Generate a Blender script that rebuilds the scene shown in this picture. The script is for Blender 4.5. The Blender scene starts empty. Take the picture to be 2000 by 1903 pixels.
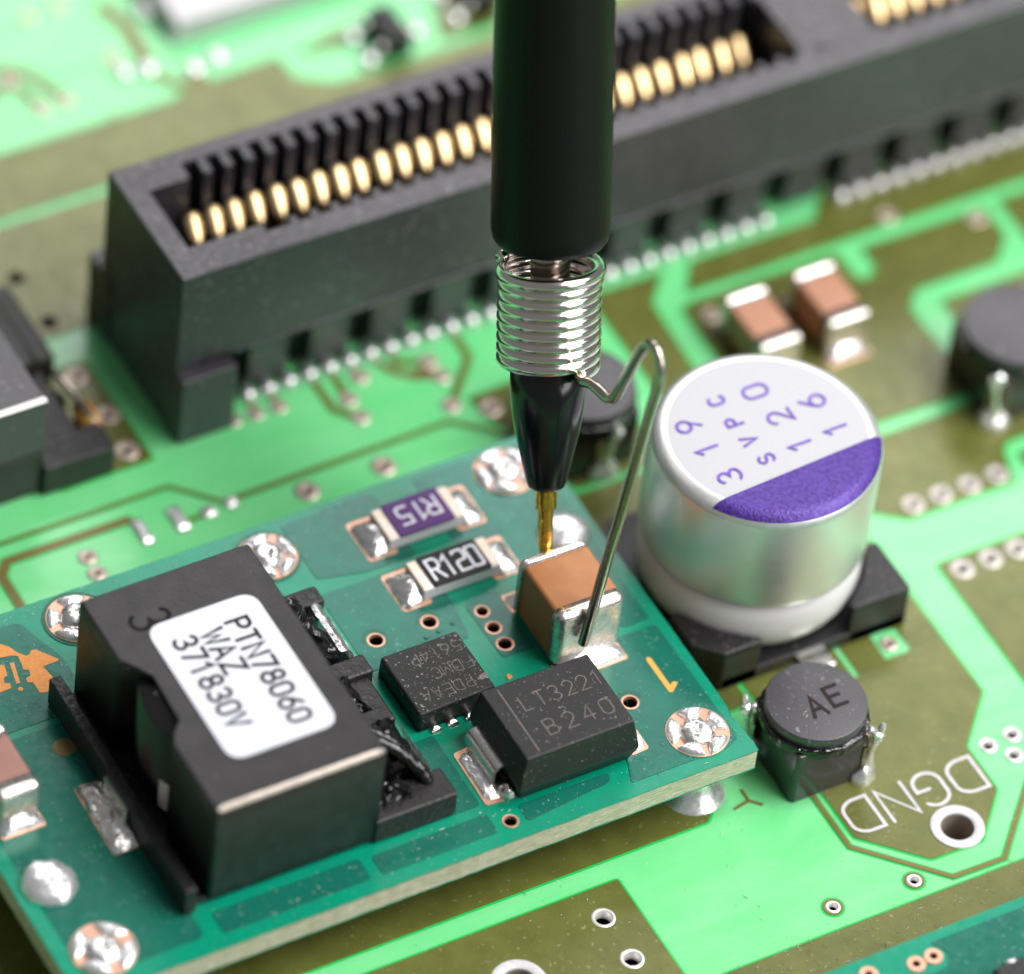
import bpy, bmesh, math, random
from math import sin, cos, pi, radians
from mathutils import Vector, Matrix
from mathutils.geometry import delaunay_2d_cdt
random.seed(7)
SC = bpy.context.scene
COL = SC.collection
# scale: 1 unit = 1 mm; main board surface is z = 0

# ------------------------------------------------------------------ camera
cd = bpy.data.cameras.new('camera'); cam = bpy.data.objects.new('camera', cd); COL.objects.link(cam)
yaw, pitch, roll = radians(34.36), radians(47.26), radians(7.48)
fw = Vector((sin(yaw)*cos(pitch), cos(yaw)*cos(pitch), -sin(pitch)))
rt = Vector((cos(yaw), -sin(yaw), 0)); up = rt.cross(fw)
rt2 = cos(roll)*rt + sin(roll)*up; up2 = -sin(roll)*rt + cos(roll)*up
m = Matrix((rt2, up2, -fw)).transposed().to_4x4(); m.translation = -fw*232.0
cam.matrix_world = m
cd.sensor_width = 36; cd.sensor_fit = 'HORIZONTAL'; cd.lens = 234.0
cd.clip_start = 5; cd.clip_end = 2000
cd.dof.use_dof = True; cd.dof.focus_distance = 220.3
cd.dof.aperture_fstop = 0.234/(2*3.6); cd.dof.aperture_blades = 0
SC.camera = cam
# ------------------------------------------------------------------ world, lamps, exposure
w = bpy.data.worlds.new('World'); SC.world = w; w.use_nodes = True
bg = w.node_tree.nodes['Background']; bg.inputs[0].default_value = (0.97, 0.98, 1.0, 1); bg.inputs[1].default_value = 0.17
def softbox(name, direction, dist, sx, sy, radiance, col=(1, 1, 1), target=(0, -3, 2)):
    d = Vector(direction).normalized()
    l = bpy.data.lights.new(name, 'AREA'); l.shape = 'RECTANGLE'; l.size = sx; l.size_y = sy
    l.energy = radiance*pi*sx*sy; l.color = col
    o = bpy.data.objects.new(name, l); COL.objects.link(o)
    o.location = Vector(target) + d*dist
    o.rotation_euler = d.to_track_quat('Z', 'Y').to_euler()
    return o
softbox('softbox_overhead', (0.48, -0.34, 0.80), 300, 250, 200, 7.4, (1.0, 0.99, 0.98))
softbox('softbox_back', (0.40, 0.56, 0.72), 170, 150, 66, 4.4, (1.0, 0.985, 0.985), (2, 30, 0))
softbox('softbox_right_front', (0.44, -0.80, 0.42), 300, 170, 110, 5.0, (1.0, 0.99, 0.98))
softbox('lamp_small_overhead', (0.30, -0.05, 0.95), 330, 34, 34, 55.0, (1.0, 0.97, 0.94))
SC.view_settings.view_transform = 'Standard'; SC.view_settings.look = 'None'
SC.view_settings.exposure = 0.14; SC.view_settings.gamma = 1.0
SC.view_settings.use_curve_mapping = False
SC.render.film_transparent = False
SC.cycles.max_bounces = 8; SC.cycles.caustics_reflective = False; SC.cycles.caustics_refractive = False
SC.cycles.use_denoising = True; SC.cycles.sample_clamp_indirect = 6.0

# ------------------------------------------------------------------ materials
def mat(name, col, rough=0.5, metal=0.0, spec=0.5, coat=0.0, coatr=0.12, bump=0.0, bscale=20.0, bdist=0.02,
        col2=None, cscale=8.0, cmin=0.35, cmax=0.65, rvar=0.0, rscale=6.0, sss=0.0, sssr=(0.1, 0.6, 0.25), ssss=0.8,
        stretch=(1, 1, 1), speck=None, speckscale=30.0, speckt=0.72, detail=4.0):
    M = bpy.data.materials.new(name); M.use_nodes = True
    nt = M.node_tree; N = nt.nodes; Lk = nt.links
    b = N['Principled BSDF']
    b.inputs['Base Color'].default_value = (*col, 1); b.inputs['Roughness'].default_value = rough
    b.inputs['Metallic'].default_value = metal; b.inputs['Specular IOR Level'].default_value = spec
    b.inputs['Coat Weight'].default_value = coat; b.inputs['Coat Roughness'].default_value = coatr
    tc = N.new('ShaderNodeTexCoord'); mp = N.new('ShaderNodeMapping'); mp.inputs['Scale'].default_value = stretch
    Lk.new(tc.outputs['Object'], mp.inputs['Vector'])
    def noise(scale, det=detail, seed=0.0):
        n = N.new('ShaderNodeTexNoise'); n.noise_dimensions = '4D'; n.inputs['W'].default_value = seed
        n.inputs['Scale'].default_value = scale; n.inputs['Detail'].default_value = det
        Lk.new(mp.outputs['Vector'], n.inputs['Vector']); return n
    def ramp(src, a, c):
        r = N.new('ShaderNodeMapRange'); r.inputs['From Min'].default_value = a; r.inputs['From Max'].default_value = c
        Lk.new(src, r.inputs['Value']); return r
    cur = None
    if col2 is not None:
        r = ramp(noise(cscale).outputs['Fac'], cmin, cmax)
        mx = N.new('ShaderNodeMix'); mx.data_type = 'RGBA'
        mx.inputs['A'].default_value = (*col, 1); mx.inputs['B'].default_value = (*col2, 1)
        Lk.new(r.outputs['Result'], mx.inputs['Factor']); cur = mx.outputs['Result']
    if speck is not None:
        r = ramp(noise(speckscale, 2.0, 3.3).outputs['Fac'], speckt, speckt+0.04)
        mx = N.new('ShaderNodeMix'); mx.data_type = 'RGBA'; mx.inputs['A'].default_value = (*col, 1)
        if cur is not None: Lk.new(cur, mx.inputs['A'])
        mx.inputs['B'].default_value = (*speck, 1); Lk.new(r.outputs['Result'], mx.inputs['Factor']); cur = mx.outputs['Result']
    if cur is not None: Lk.new(cur, b.inputs['Base Color'])
    if rvar:
        r = N.new('ShaderNodeMapRange'); r.inputs['From Min'].default_value = 0.3; r.inputs['From Max'].default_value = 0.7
        r.inputs['To Min'].default_value = max(0.02, rough-rvar); r.inputs['To Max'].default_value = rough+rvar
        Lk.new(noise(rscale, 3.0, 1.7).outputs['Fac'], r.inputs['Value']); Lk.new(r.outputs['Result'], b.inputs['Roughness'])
    if bump:
        bn = N.new('ShaderNodeBump'); bn.inputs['Strength'].default_value = bump; bn.inputs['Distance'].default_value = bdist
        Lk.new(noise(bscale, detail, 9.1).outputs['Fac'], bn.inputs['Height']); Lk.new(bn.outputs['Normal'], b.inputs['Normal'])
        if coat: Lk.new(bn.outputs['Normal'], b.inputs['Coat Normal'])
    if sss:
        b.inputs['Subsurface Weight'].default_value = sss; b.inputs['Subsurface Radius'].default_value = sssr
        b.inputs['Subsurface Scale'].default_value = ssss
    return M

M = {}
M['board'] = mat('green_laminate', (0.155, 0.69, 0.25), 0.22, spec=0.66, col2=(0.215, 0.72, 0.305), cscale=0.6, cmin=.3, cmax=.7, stretch=(.5, 1.6, 1), bump=0.14, bscale=2.6, bdist=0.05,
                 rvar=0.05, rscale=1.5, sss=0.4, sssr=(0.12, 0.9, 0.3), ssss=0.6)
M['mask_edge'] = mat('mask_bead_green', (0.004, 0.52, 0.085), 0.3, spec=0.4)
M['copper'] = mat('masked_copper_olive', (0.150, 0.160, 0.036), 0.30, metal=0.12, spec=0.5, col2=(0.115, 0.125, 0.026), cscale=0.8,
                  bump=0.12, bscale=3.0, bdist=0.05, rvar=0.06, rscale=2.0, speck=(0.26, 0.27, 0.12), speckscale=6.0, speckt=0.66)
M['trace'] = mat('masked_trace_and_shaded_copper_brown', (0.19, 0.145, 0.045), 0.32, metal=0.1, spec=0.4)
M['dark_backing'] = mat('dark_backing', (0.012, 0.010, 0.009), 0.7)
M['silk'] = mat('white_silkscreen', (0.70, 0.68, 0.70), 0.55, bump=0.15, bscale=9, col2=(0.58, 0.56, 0.58), cscale=6)
M['tinwhite'] = mat('tinned_ring', (0.86, 0.83, 0.82), 0.38, metal=0.55, spec=0.5, bump=0.2, bscale=8)
M['tintan'] = mat('tinned_pad_tan', (0.62, 0.52, 0.44), 0.35, metal=0.6, bump=0.2, bscale=8)
M['tinpale'] = mat('dull_tinned_ring', (0.62, 0.57, 0.53), 0.42, metal=0.5, bump=0.2, bscale=8)
M['barrel'] = mat('via_barrel', (0.06, 0.04, 0.03), 0.5, metal=0.6)
M['barrel_tan'] = mat('tan_hole_wall', (0.42, 0.36, 0.29), 0.45, metal=0.3)
M['solder'] = mat('solder', (0.88, 0.87, 0.87), 0.27, metal=0.9, col2=(0.70, 0.68, 0.67), cscale=3.5, bump=0.55, bscale=3.2, bdist=0.10, rvar=0.14, rscale=5)
M['solder_bright'] = mat('bright_solder', (0.93, 0.92, 0.93), 0.30, metal=0.8, bump=0.22, bscale=1.8, bdist=0.10, rvar=0.1)
M['dboard'] = mat('teal_solder_mask', (0.0, 0.27, 0.15), 0.25, spec=0.5, col2=(0.002, 0.24, 0.145), cscale=1.2, bump=0.10, bscale=5, bdist=0.03, rvar=0.05, rscale=3)
M['dpour'] = mat('teal_mask_on_copper', (0.006, 0.155, 0.105), 0.22, metal=0.1, spec=0.5, col2=(0.010, 0.13, 0.096), cscale=1.0, bump=0.10, bscale=5, bdist=0.03,
                 rvar=0.05, rscale=3, speck=(0.10, 0.28, 0.23), speckscale=7.0, speckt=0.66)
M['dmask_dark'] = mat('dark_green_mask', (0.0, 0.10, 0.055), 0.2, spec=0.5)
M['fibre'] = mat('cut_glass_fibre_edge', (0.70, 0.66, 0.53), 0.75, col2=(0.36, 0.38, 0.25), cscale=5.5, cmin=0.30, cmax=0.70, stretch=(0.45, 0.45, 4.5), bump=0.8, bscale=5, bdist=0.06, spec=0.25,
                 speck=(0.86, 0.85, 0.76), speckscale=7.0, speckt=0.62)
M['copper_bare'] = mat('bare_copper', (0.74, 0.42, 0.30), 0.40, metal=0.6, bump=0.3, bscale=8, col2=(0.85, 0.47, 0.32), cscale=4)
M['gold_pad'] = mat('orange_gold_print', (0.72, 0.30, 0.065), 0.45, metal=0.25, col2=(0.62, 0.24, 0.05), cscale=9, bump=0.35, bscale=14)
M['gold_num'] = mat('yellow_gold_print', (0.78, 0.42, 0.085), 0.45, metal=0.2, bump=0.2, bscale=14)
M['gold'] = mat('gold_plating', (1.0, 0.74, 0.40), 0.36, metal=1.0, bump=0.12, bscale=9)
M['gold_pin'] = mat('gold_probe_pin', (0.90, 0.50, 0.08), 0.20, metal=1.0, bump=0.5, bscale=4, bdist=0.06)
M['ferrite'] = mat('grey_black_ferrite', (0.018, 0.0165, 0.0172), 0.44, spec=0.42, bump=0.5, bscale=9, bdist=.03, col2=(0.030, 0.026, 0.028), cscale=1.0, rvar=.06, rscale=2)
M['edge_glint'] = mat('painted_edge_glint', (0.50, 0.44, 0.38), 0.40, metal=0.3, col2=(0.38, 0.33, 0.29), cscale=3, bump=.3, bscale=6)  # pale tone carries the highlight of the core's front edge
M['bobbin'] = mat('black_bobbin_resin', (0.012, 0.011, 0.011), 0.42, spec=0.45, bump=0.7, bscale=4.5, bdist=0.08, rvar=0.12)
M['resin'] = mat('black_glossy_resin', (0.006, 0.006, 0.007), 0.12, spec=0.6, bump=0.7, bscale=1.9, bdist=0.22)
M['winding'] = mat('dark_winding', (0.010, 0.009, 0.010), 0.22, spec=0.6, bump=0.2, bscale=5)
M['steel'] = mat('tinned_steel', (0.74, 0.72, 0.69), 0.26, metal=1.0, bump=0.3, bscale=5, bdist=0.05)
M['label'] = mat('white_label', (0.64, 0.65, 0.71), 0.5, spec=0.2, bump=0.05, bscale=6)
M['ink'] = mat('black_print', (0.018, 0.014, 0.016), 0.6, spec=0.2)
M['ink_soft'] = mat('dark_ink', (0.006, 0.006, 0.006), 0.6, spec=0.15)
M['engrave'] = mat('laser_engraving', (0.22, 0.195, 0.18), 0.7, spec=0.2, col2=(0.12, 0.105, 0.10), cscale=14)
M['ic'] = mat('black_epoxy', (0.012, 0.0115, 0.012), 0.5, spec=0.5, bump=0.55, bscale=22, bdist=0.03, speck=(0.16, 0.15, 0.145), speckscale=9, speckt=0.655)
M['ic_rough'] = mat('dusty_black_epoxy', (0.011, 0.011, 0.011), 0.55, spec=0.45, bump=0.8, bscale=20, bdist=0.03, speck=(0.26, 0.24, 0.23), speckscale=9, speckt=0.635)
M['ceramic'] = mat('white_ceramic', (0.70, 0.66, 0.68), 0.4, sss=0.15, sssr=(0.5, 0.4, 0.4), ssss=0.4)
M['purple'] = mat('purple_glaze', (0.115, 0.035, 0.20), 0.45, spec=0.25, col2=(0.09, 0.028, 0.165), cscale=4)
M['black_glaze'] = mat('black_glaze', (0.012, 0.010, 0.011), 0.42, spec=0.22, bump=0.3, bscale=8, bdist=0.03)
M['white_mark'] = mat('pale_marking', (0.80, 0.80, 0.86), 0.5)
M['tan_term'] = mat('tan_silver_termination', (0.74, 0.60, 0.44), 0.38, metal=0.25, col2=(0.80, 0.74, 0.70), cscale=2.5, bump=0.3, bscale=6)
M['mlcc'] = mat('brown_ceramic', (0.42, 0.178, 0.066), 0.40, spec=0.45, col2=(0.37, 0.148, 0.05), cscale=1.6, bump=0.1, bscale=10)
M['mlcc_pink'] = mat('pink_brown_ceramic', (0.30, 0.145, 0.115), 0.35, spec=0.5, col2=(0.27, 0.125, 0.095), cscale=1.6)
M['mlcc_far'] = mat('pale_brown_ceramic', (0.50, 0.245, 0.155), 0.40, spec=0.5, col2=(0.46, 0.22, 0.135), cscale=1.6)
M['term'] = mat('silver_termination', (0.84, 0.81, 0.77), 0.30, metal=0.9, col2=(0.66, 0.60, 0.54), cscale=3.0, bump=0.45, bscale=3, bdist=0.06, rvar=0.1)
M['can_top'] = mat('brushed_can_top', (0.47, 0.47, 0.50), 0.50, metal=0.25, spec=0.5, stretch=(1.0, 12, 1), bump=0.25, bscale=5, bdist=0.02)
M['can'] = mat('aluminium_can', (0.84, 0.85, 0.85), 0.42, metal=0.85, bump=0.10, bscale=26, bdist=0.02, rvar=0.06)
M['can_ring'] = mat('white_plastic_ring', (0.72, 0.70, 0.71), 0.35)
M['violet'] = mat('violet_ink', (0.045, 0.014, 0.19), 0.42, metal=0.25, col2=(0.10, 0.045, 0.32), cscale=7, bump=0.8, bscale=11, bdist=0.04)
M['violet_text'] = mat('violet_text', (0.12, 0.045, 0.42), 0.5, col2=(0.20, 0.10, 0.52), cscale=9)
M['base_black'] = mat('black_base_plastic', (0.013, 0.012, 0.013), 0.45, bump=0.5, bscale=9, bdist=0.04, speck=(0.09, 0.08, 0.08), speckscale=6, speckt=0.64)
M['housing'] = mat('slot_plastic', (0.044, 0.041, 0.049), 0.36, spec=0.6, bump=0.5, bscale=8, bdist=0.04, rvar=0.1, rscale=4, speck=(0.17, 0.165, 0.17), speckscale=5, speckt=0.635)
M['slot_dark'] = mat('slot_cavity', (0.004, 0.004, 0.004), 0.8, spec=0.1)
M['ferrite_grey'] = mat('ferrite_top_grey', (0.060, 0.057, 0.066), 0.45, spec=0.7, bump=0.4, bscale=12, bdist=0.03, speck=(0.20, 0.19, 0.20), speckscale=6, speckt=0.65)
M['ferrite_gloss'] = mat('polished_ferrite', (0.018, 0.018, 0.018), 0.22, spec=0.7, rvar=0.06)
M['brown_ink'] = mat('brown_black_ink', (0.022, 0.016, 0.016), 0.55, spec=0.2)
M['rubber'] = mat('black_rubber_sleeve', (0.005, 0.005, 0.005), 0.42, spec=0.16, bump=0.25, bscale=9, bdist=0.03)
M['probe_black'] = mat('glossy_black_plastic', (0.005, 0.005, 0.006), 0.20, spec=0.5, bump=0.1, bscale=5)
M['nickel'] = mat('nickel_wire', (0.80, 0.74, 0.69), 0.16, metal=1.0, bump=0.08, bscale=5)
M['dark_nickel'] = mat('worn_nickel_wire', (0.50, 0.45, 0.38), 0.22, metal=1.0, bump=0.4, bscale=4, bdist=0.04)
M['amber'] = mat('amber_glue', (0.55, 0.20, 0.02), 0.15, spec=0.7, col2=(0.75, 0.42, 0.10), cscale=2, bump=0.4, bscale=2, bdist=0.1)
M['grey_case'] = mat('pale_grey_case', (0.54, 0.52, 0.54), 0.4, metal=0.2)
M['dust'] = mat('dust_flecks', (0.72, 0.70, 0.64), 0.8)

# ------------------------------------------------------------------ mesh helpers
def finish(bm, name, material, parent=None, smooth=None, weighted=False):
    bmesh.ops.recalc_face_normals(bm, faces=bm.faces)
    me = bpy.data.meshes.new(name)
    if parent is not None:
        off = Vector((0, 0, 0)); q = parent
        while q is not None: off -= q.location; q = q.parent
        bmesh.ops.translate(bm, verts=bm.verts, vec=off)
    bm.to_mesh(me); bm.free()
    me.materials.append(M[material])
    if smooth is not None:
        me.shade_smooth(); me.set_sharp_from_angle(angle=radians(smooth))
    o = bpy.data.objects.new(name, me); COL.objects.link(o); o.parent = parent
    if weighted:
        md = o.modifiers.new('wn', 'WEIGHTED_NORMAL'); md.keep_sharp = False; md.weight = 80
    return o
def tag(o, label=None, cat=None, group=None, kind=None):
    if label: o['label'] = label
    if cat: o['category'] = cat
    if group: o['group'] = group
    if kind: o['kind'] = kind
    return o
def root(name, loc, label, cat, group=None):
    o = bpy.data.objects.new(name, None); COL.objects.link(o); o.location = loc; o.empty_display_size = 1
    return tag(o, label, cat, group)
def link_copy(src, loc, parent=None, rz=None):
    o = src.copy(); COL.objects.link(o); o.location = loc; o.parent = parent
    if rz is not None: o.rotation_euler = (0, 0, rz)
    return o
def b_box(bm, x0, x1, y0, y1, z0, z1, bev=0.0, seg=2):
    r = bmesh.ops.create_cube(bm, size=1.0)
    vs = r['verts']
    for v in vs:
        v.co = Vector(((x0+x1)/2+v.co.x*(x1-x0), (y0+y1)/2+v.co.y*(y1-y0), (z0+z1)/2+v.co.z*(z1-z0)))
    if bev:
        es = list({e for v in vs for e in v.link_edges})
        bmesh.ops.bevel(bm, geom=es, offset=bev, segments=seg, affect='EDGES', profile=0.5)
def box(name, x0, x1, y0, y1, z0, z1, material, parent=None, bev=0.0, seg=3):
    bm = bmesh.new(); b_box(bm, x0, x1, y0, y1, z0, z1, bev, seg)
    return finish(bm, name, material, parent, 180 if bev else None, bool(bev))
def b_lathe(bm, prof, n=40, center=(0, 0, 0), axis=None, cap0=True, cap1=True):
    """prof: list of (radius, height); axis: unit vector, default +z"""
    c = Vector(center); a = Vector(axis or (0, 0, 1)).normalized()
    u = a.orthogonal().normalized(); v = a.cross(u); rings = []
    for (r, h) in prof:
        if r < 1e-6: rings.append([bm.verts.new(c+a*h)])
        else: rings.append([bm.verts.new(c+a*h+(u*cos(2*pi*i/n)+v*sin(2*pi*i/n))*r) for i in range(n)])
    for A, B in zip(rings, rings[1:]):
        for i in range(n):
            j = (i+1) % n
            if len(A) == 1 and len(B) == 1: continue
            if len(A) == 1: bm.faces.new((A[0], B[i], B[j]))
            elif len(B) == 1: bm.faces.new((A[i], A[j], B[0]))
            else: bm.faces.new((A[i], A[j], B[j], B[i]))
    if cap0 and len(rings[0]) > 1: bm.faces.new(rings[0])
    if cap1 and len(rings[-1]) > 1: bm.faces.new(rings[-1])
def b_tube(bm, pts, r, n=10, cap=True, taper=None):
    P = [Vector(p) for p in pts]; k = len(P); ref = None; prev = None
    for i, p in enumerate(P):
        t = (P[min(i+1, k-1)]-P[max(i-1, 0)]).normalized()
        if ref is None: ref = t.orthogonal().normalized()
        ref = (ref - t*ref.dot(t)).normalized(); s = t.cross(ref)
        rr = r if taper is None else r*taper(i/(k-1))
        ring = [bm.verts.new(p+(ref*cos(2*pi*j/n)+s*sin(2*pi*j/n))*rr) for j in range(n)]
        if prev:
            for j in range(n): bm.faces.new((prev[j], prev[(j+1) % n], ring[(j+1) % n], ring[j]))
        elif cap: bm.faces.new(ring)
        prev = ring
    if cap: bm.faces.new(prev)
def catmull(pts, sub=6):
    P = [Vector(p) for p in pts]; out = []
    for i in range(len(P)-1):
        a, b, c, d = P[max(i-1, 0)], P[i], P[i+1], P[min(i+2, len(P)-1)]
        for s in range(sub):
            t = s/sub
            out.append(0.5*((2*b)+(c-a)*t+(2*a-5*b+4*c-d)*t*t+(3*b-a-3*c+d)*t**3))
    out.append(P[-1]); return out
def area2(p): return sum(p[i][0]*p[(i+1) % len(p)][1]-p[(i+1) % len(p)][0]*p[i][1] for i in range(len(p)))/2
def ccw(p): return list(p) if area2(p) > 0 else list(reversed(p))
def offset_poly(p, d):
    p = ccw(p); n = len(p); out = []
    for i in range(n):
        a, b, c = Vector(p[i-1]), Vector(p[i]), Vector(p[(i+1) % n])
        e1 = (b-a).normalized(); e2 = (c-b).normalized()
        n1 = Vector((e1.y, -e1.x)); n2 = Vector((e2.y, -e2.x)); mm = n1+n2
        if mm.length < 1e-6: mm = n1
        mm.normalize(); k = max(0.35, mm.dot(n1)); q = b+mm*(d/k); out.append((q.x, q.y))
    return out
def round_poly(p, r, n=4):
    p = ccw(p); out = []; k = len(p)
    for i in range(k):
        a, b, c = Vector(p[i-1]), Vector(p[i]), Vector(p[(i+1) % k])
        e1 = (a-b); e2 = (c-b); rr = min(r, e1.length*0.45, e2.length*0.45)
        s = b+e1.normalized()*rr; e = b+e2.normalized()*rr
        for j in range(n+1):
            t = j/n; q = s*(1-t)**2+b*2*t*(1-t)+e*t*t; out.append((q.x, q.y))
    return out
def circle(cx, cy, r, n=20): return [(cx+r*cos(2*pi*i/n), cy+r*sin(2*pi*i/n)) for i in range(n)]
def inside(pt, poly):
    x, y = pt; c = False; n = len(poly)
    for i in range(n):
        x1, y1 = poly[i]; x2, y2 = poly[(i+1) % n]
        if (y1 > y) != (y2 > y) and x < (x2-x1)*(y-y1)/(y2-y1)+x1: c = not c
    return c
def b_sheet(bm, outer, z0, z1, holes=()):
    """flat sheet with real holes: constrained triangulation, then keep the triangles that lie in the outline and in no hole"""
    loops = [ccw(outer)]+[list(reversed(ccw(h))) for h in holes]
    vs, es = [], []
    for l in loops:
        b = len(vs); n = len(l); vs += [Vector(p) for p in l]; es += [(b+i, b+(i+1) % n) for i in range(n)]
    V2, _, F2, _, _, _ = delaunay_2d_cdt(vs, es, [], 0, 1e-6)
    bb = [(min(p[0] for p in h), max(p[0] for p in h), min(p[1] for p in h), max(p[1] for p in h)) for h in loops[1:]]
    top = [bm.verts.new((v.x, v.y, z1)) for v in V2]
    for f in F2:
        c = (sum(V2[k].x for k in f)/len(f), sum(V2[k].y for k in f)/len(f))
        if not inside(c, loops[0]): continue
        if any(b[0] < c[0] < b[1] and b[2] < c[1] < b[3] and inside(c, h) for b, h in zip(bb, loops[1:])): continue
        bm.faces.new([top[k] for k in f])
    for l in loops:
        hi = [bm.verts.new((x, y, z1)) for x, y in l]; bot = [bm.verts.new((x, y, z0)) for x, y in l]; n = len(l)
        for i in range(n): bm.faces.new((hi[i], bot[i], bot[(i+1) % n], hi[(i+1) % n]))
    bmesh.ops.remove_doubles(bm, verts=bm.verts, dist=2e-5)
    bmesh.ops.delete(bm, geom=[v for v in bm.verts if not v.link_faces], context='VERTS')
def b_prism(bm, outer, z0, z1, bev=0.0, seg=2, inset_top=0.0):
    p = ccw(outer); n = len(p); q = offset_poly(p, -inset_top) if inset_top else p
    lo = [bm.verts.new((x, y, z0)) for x, y in p]; hi = [bm.verts.new((x, y, z1)) for x, y in q]
    ft = bm.faces.new(hi); bm.faces.new(list(reversed(lo)))
    sides = [bm.faces.new((lo[i], lo[(i+1) % n], hi[(i+1) % n], hi[i])) for i in range(n)]
    if bev:
        bmesh.ops.bevel(bm, geom=list(set(ft.edges) | {e for f in sides for e in f.edges if abs(e.verts[0].co.z-e.verts[1].co.z) > 1e-4}),
                        offset=bev, segments=seg, affect='EDGES', profile=0.5)
def ribbon_loops(pts, wd, caps=5):
    P = [Vector(p[:2]) for p in pts]; n = len(P); L, Rr = [], []
    for i in range(n):
        if i == 0: d = (P[1]-P[0]).normalized(); nn = Vector((-d.y, d.x)); k = 1
        elif i == n-1: d = (P[-1]-P[-2]).normalized(); nn = Vector((-d.y, d.x)); k = 1
        else:
            d1 = (P[i]-P[i-1]).normalized(); d2 = (P[i+1]-P[i]).normalized()
            n1 = Vector((-d1.y, d1.x)); nn = n1+Vector((-d2.y, d2.x))
            if nn.length < 1e-5: nn = n1
            nn.normalize(); k = 1/max(0.5, nn.dot(n1))
        L.append(P[i]+nn*wd/2*k); Rr.append(P[i]-nn*wd/2*k)
    d0 = (P[0]-P[1]).normalized(); d1 = (P[-1]-P[-2]).normalized()
    def cap(c, d):
        s = Vector((-d.y, d.x)); return [c+(s*cos(pi*j/caps)+d*sin(pi*j/caps))*wd/2 for j in range(1, caps)]
    return L, Rr, cap(P[0], d0), cap(P[-1], d1)
def b_ribbon(bm, pts, wd, z1, z0=None, T=None):
    """flat stroke with round ends, or a closed band if the ends meet; it rises a hair along its length so it never lies in its own plane"""
    pts = [tuple(p[:2]) for p in pts]; n = len(pts)
    closed = n > 3 and (Vector(pts[0])-Vector(pts[-1])).length < 1e-3
    ris = (lambda i: z1+.003*i/n) if z0 is None else (lambda i: z1)
    if closed:
        P = pts[:-1]; ext = [P[-1]]+P+[P[0]]
        L, Rr, _, _ = ribbon_loops(ext, wd); L, Rr = L[1:-1], Rr[1:-1]; k = len(P)
        lv = [bm.verts.new((p.x, p.y, z1)) for p in L]; rv = [bm.verts.new((p.x, p.y, z1)) for p in Rr]
        for i in range(k): bm.faces.new((lv[i], rv[i], rv[(i+1) % k], lv[(i+1) % k]))
        return
    L, Rr, c0, c1 = ribbon_loops(pts, wd)
    lv = [bm.verts.new((p.x, p.y, ris(i))) for i, p in enumerate(L)]; rv = [bm.verts.new((p.x, p.y, ris(i))) for i, p in enumerate(Rr)]
    for i in range(n-1): bm.faces.new((lv[i], rv[i], rv[i+1], lv[i+1]))
    a = [bm.verts.new((p.x, p.y, ris(0))) for p in c0]; b = [bm.verts.new((p.x, p.y, ris(n-1))) for p in c1]
    bm.faces.new([rv[0]]+a+[lv[0]]); bm.faces.new([lv[-1]]+b+[rv[-1]])
    if z0 is not None:
        loop = lv+b+list(reversed(rv))+a; zz = Vector((0, 0, z0-z1))
        bot = [bm.verts.new(v.co+zz) for v in loop]; m_ = len(loop)
        for i in range(m_): bm.faces.new((loop[i], bot[i], bot[(i+1) % m_], loop[(i+1) % m_]))
def b_pillow(bm, outline, z0, h, rings=6, jit=0.0, base=0.03, power=0.5, apex=None, dimple=0.0):
    p = ccw(outline); n = len(p); cx = sum(a for a, b in p)/n; cy = sum(b for a, b in p)/n
    if apex: cx, cy = apex
    prev = [bm.verts.new((x, y, z0)) for x, y in p]; R_ = []
    for k in range(rings+1):
        s = 1-k/(rings+0.0)*0.96; zz = z0+base+h*(1-s**2)**power
        if dimple and s < 0.4: zz -= dimple*(1-s/0.4)**1.0
        ring = []
        for (x, y) in p:
            j = random.uniform(-jit, jit) if 0 < k < rings else 0
            ring.append(bm.verts.new((cx+(x-cx)*s*(1+j*0.3), cy+(y-cy)*s*(1+j*0.3), zz+j*h)))
        for i in range(n): bm.faces.new((prev[i], prev[(i+1) % n], ring[(i+1) % n], ring[i]))
        prev = ring
    bm.faces.new(prev)
def pillow(name, outline, z0, h, material, parent, **kw):
    bm = bmesh.new(); b_pillow(bm, outline, z0, h, **kw); return finish(bm, name, material, parent, 60)
def wobble(outline, a):
    return [(x+random.uniform(-a, a), y+random.uniform(-a, a)) for x, y in outline]
def dense(poly, step):
    out = []; p = list(poly)
    for i in range(len(p)):
        a, b = Vector(p[i]), Vector(p[(i+1) % len(p)]); k = max(1, int((b-a).length/step))
        for j in range(k): q = a+(b-a)*(j/k); out.append((q.x, q.y))
    return out

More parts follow.
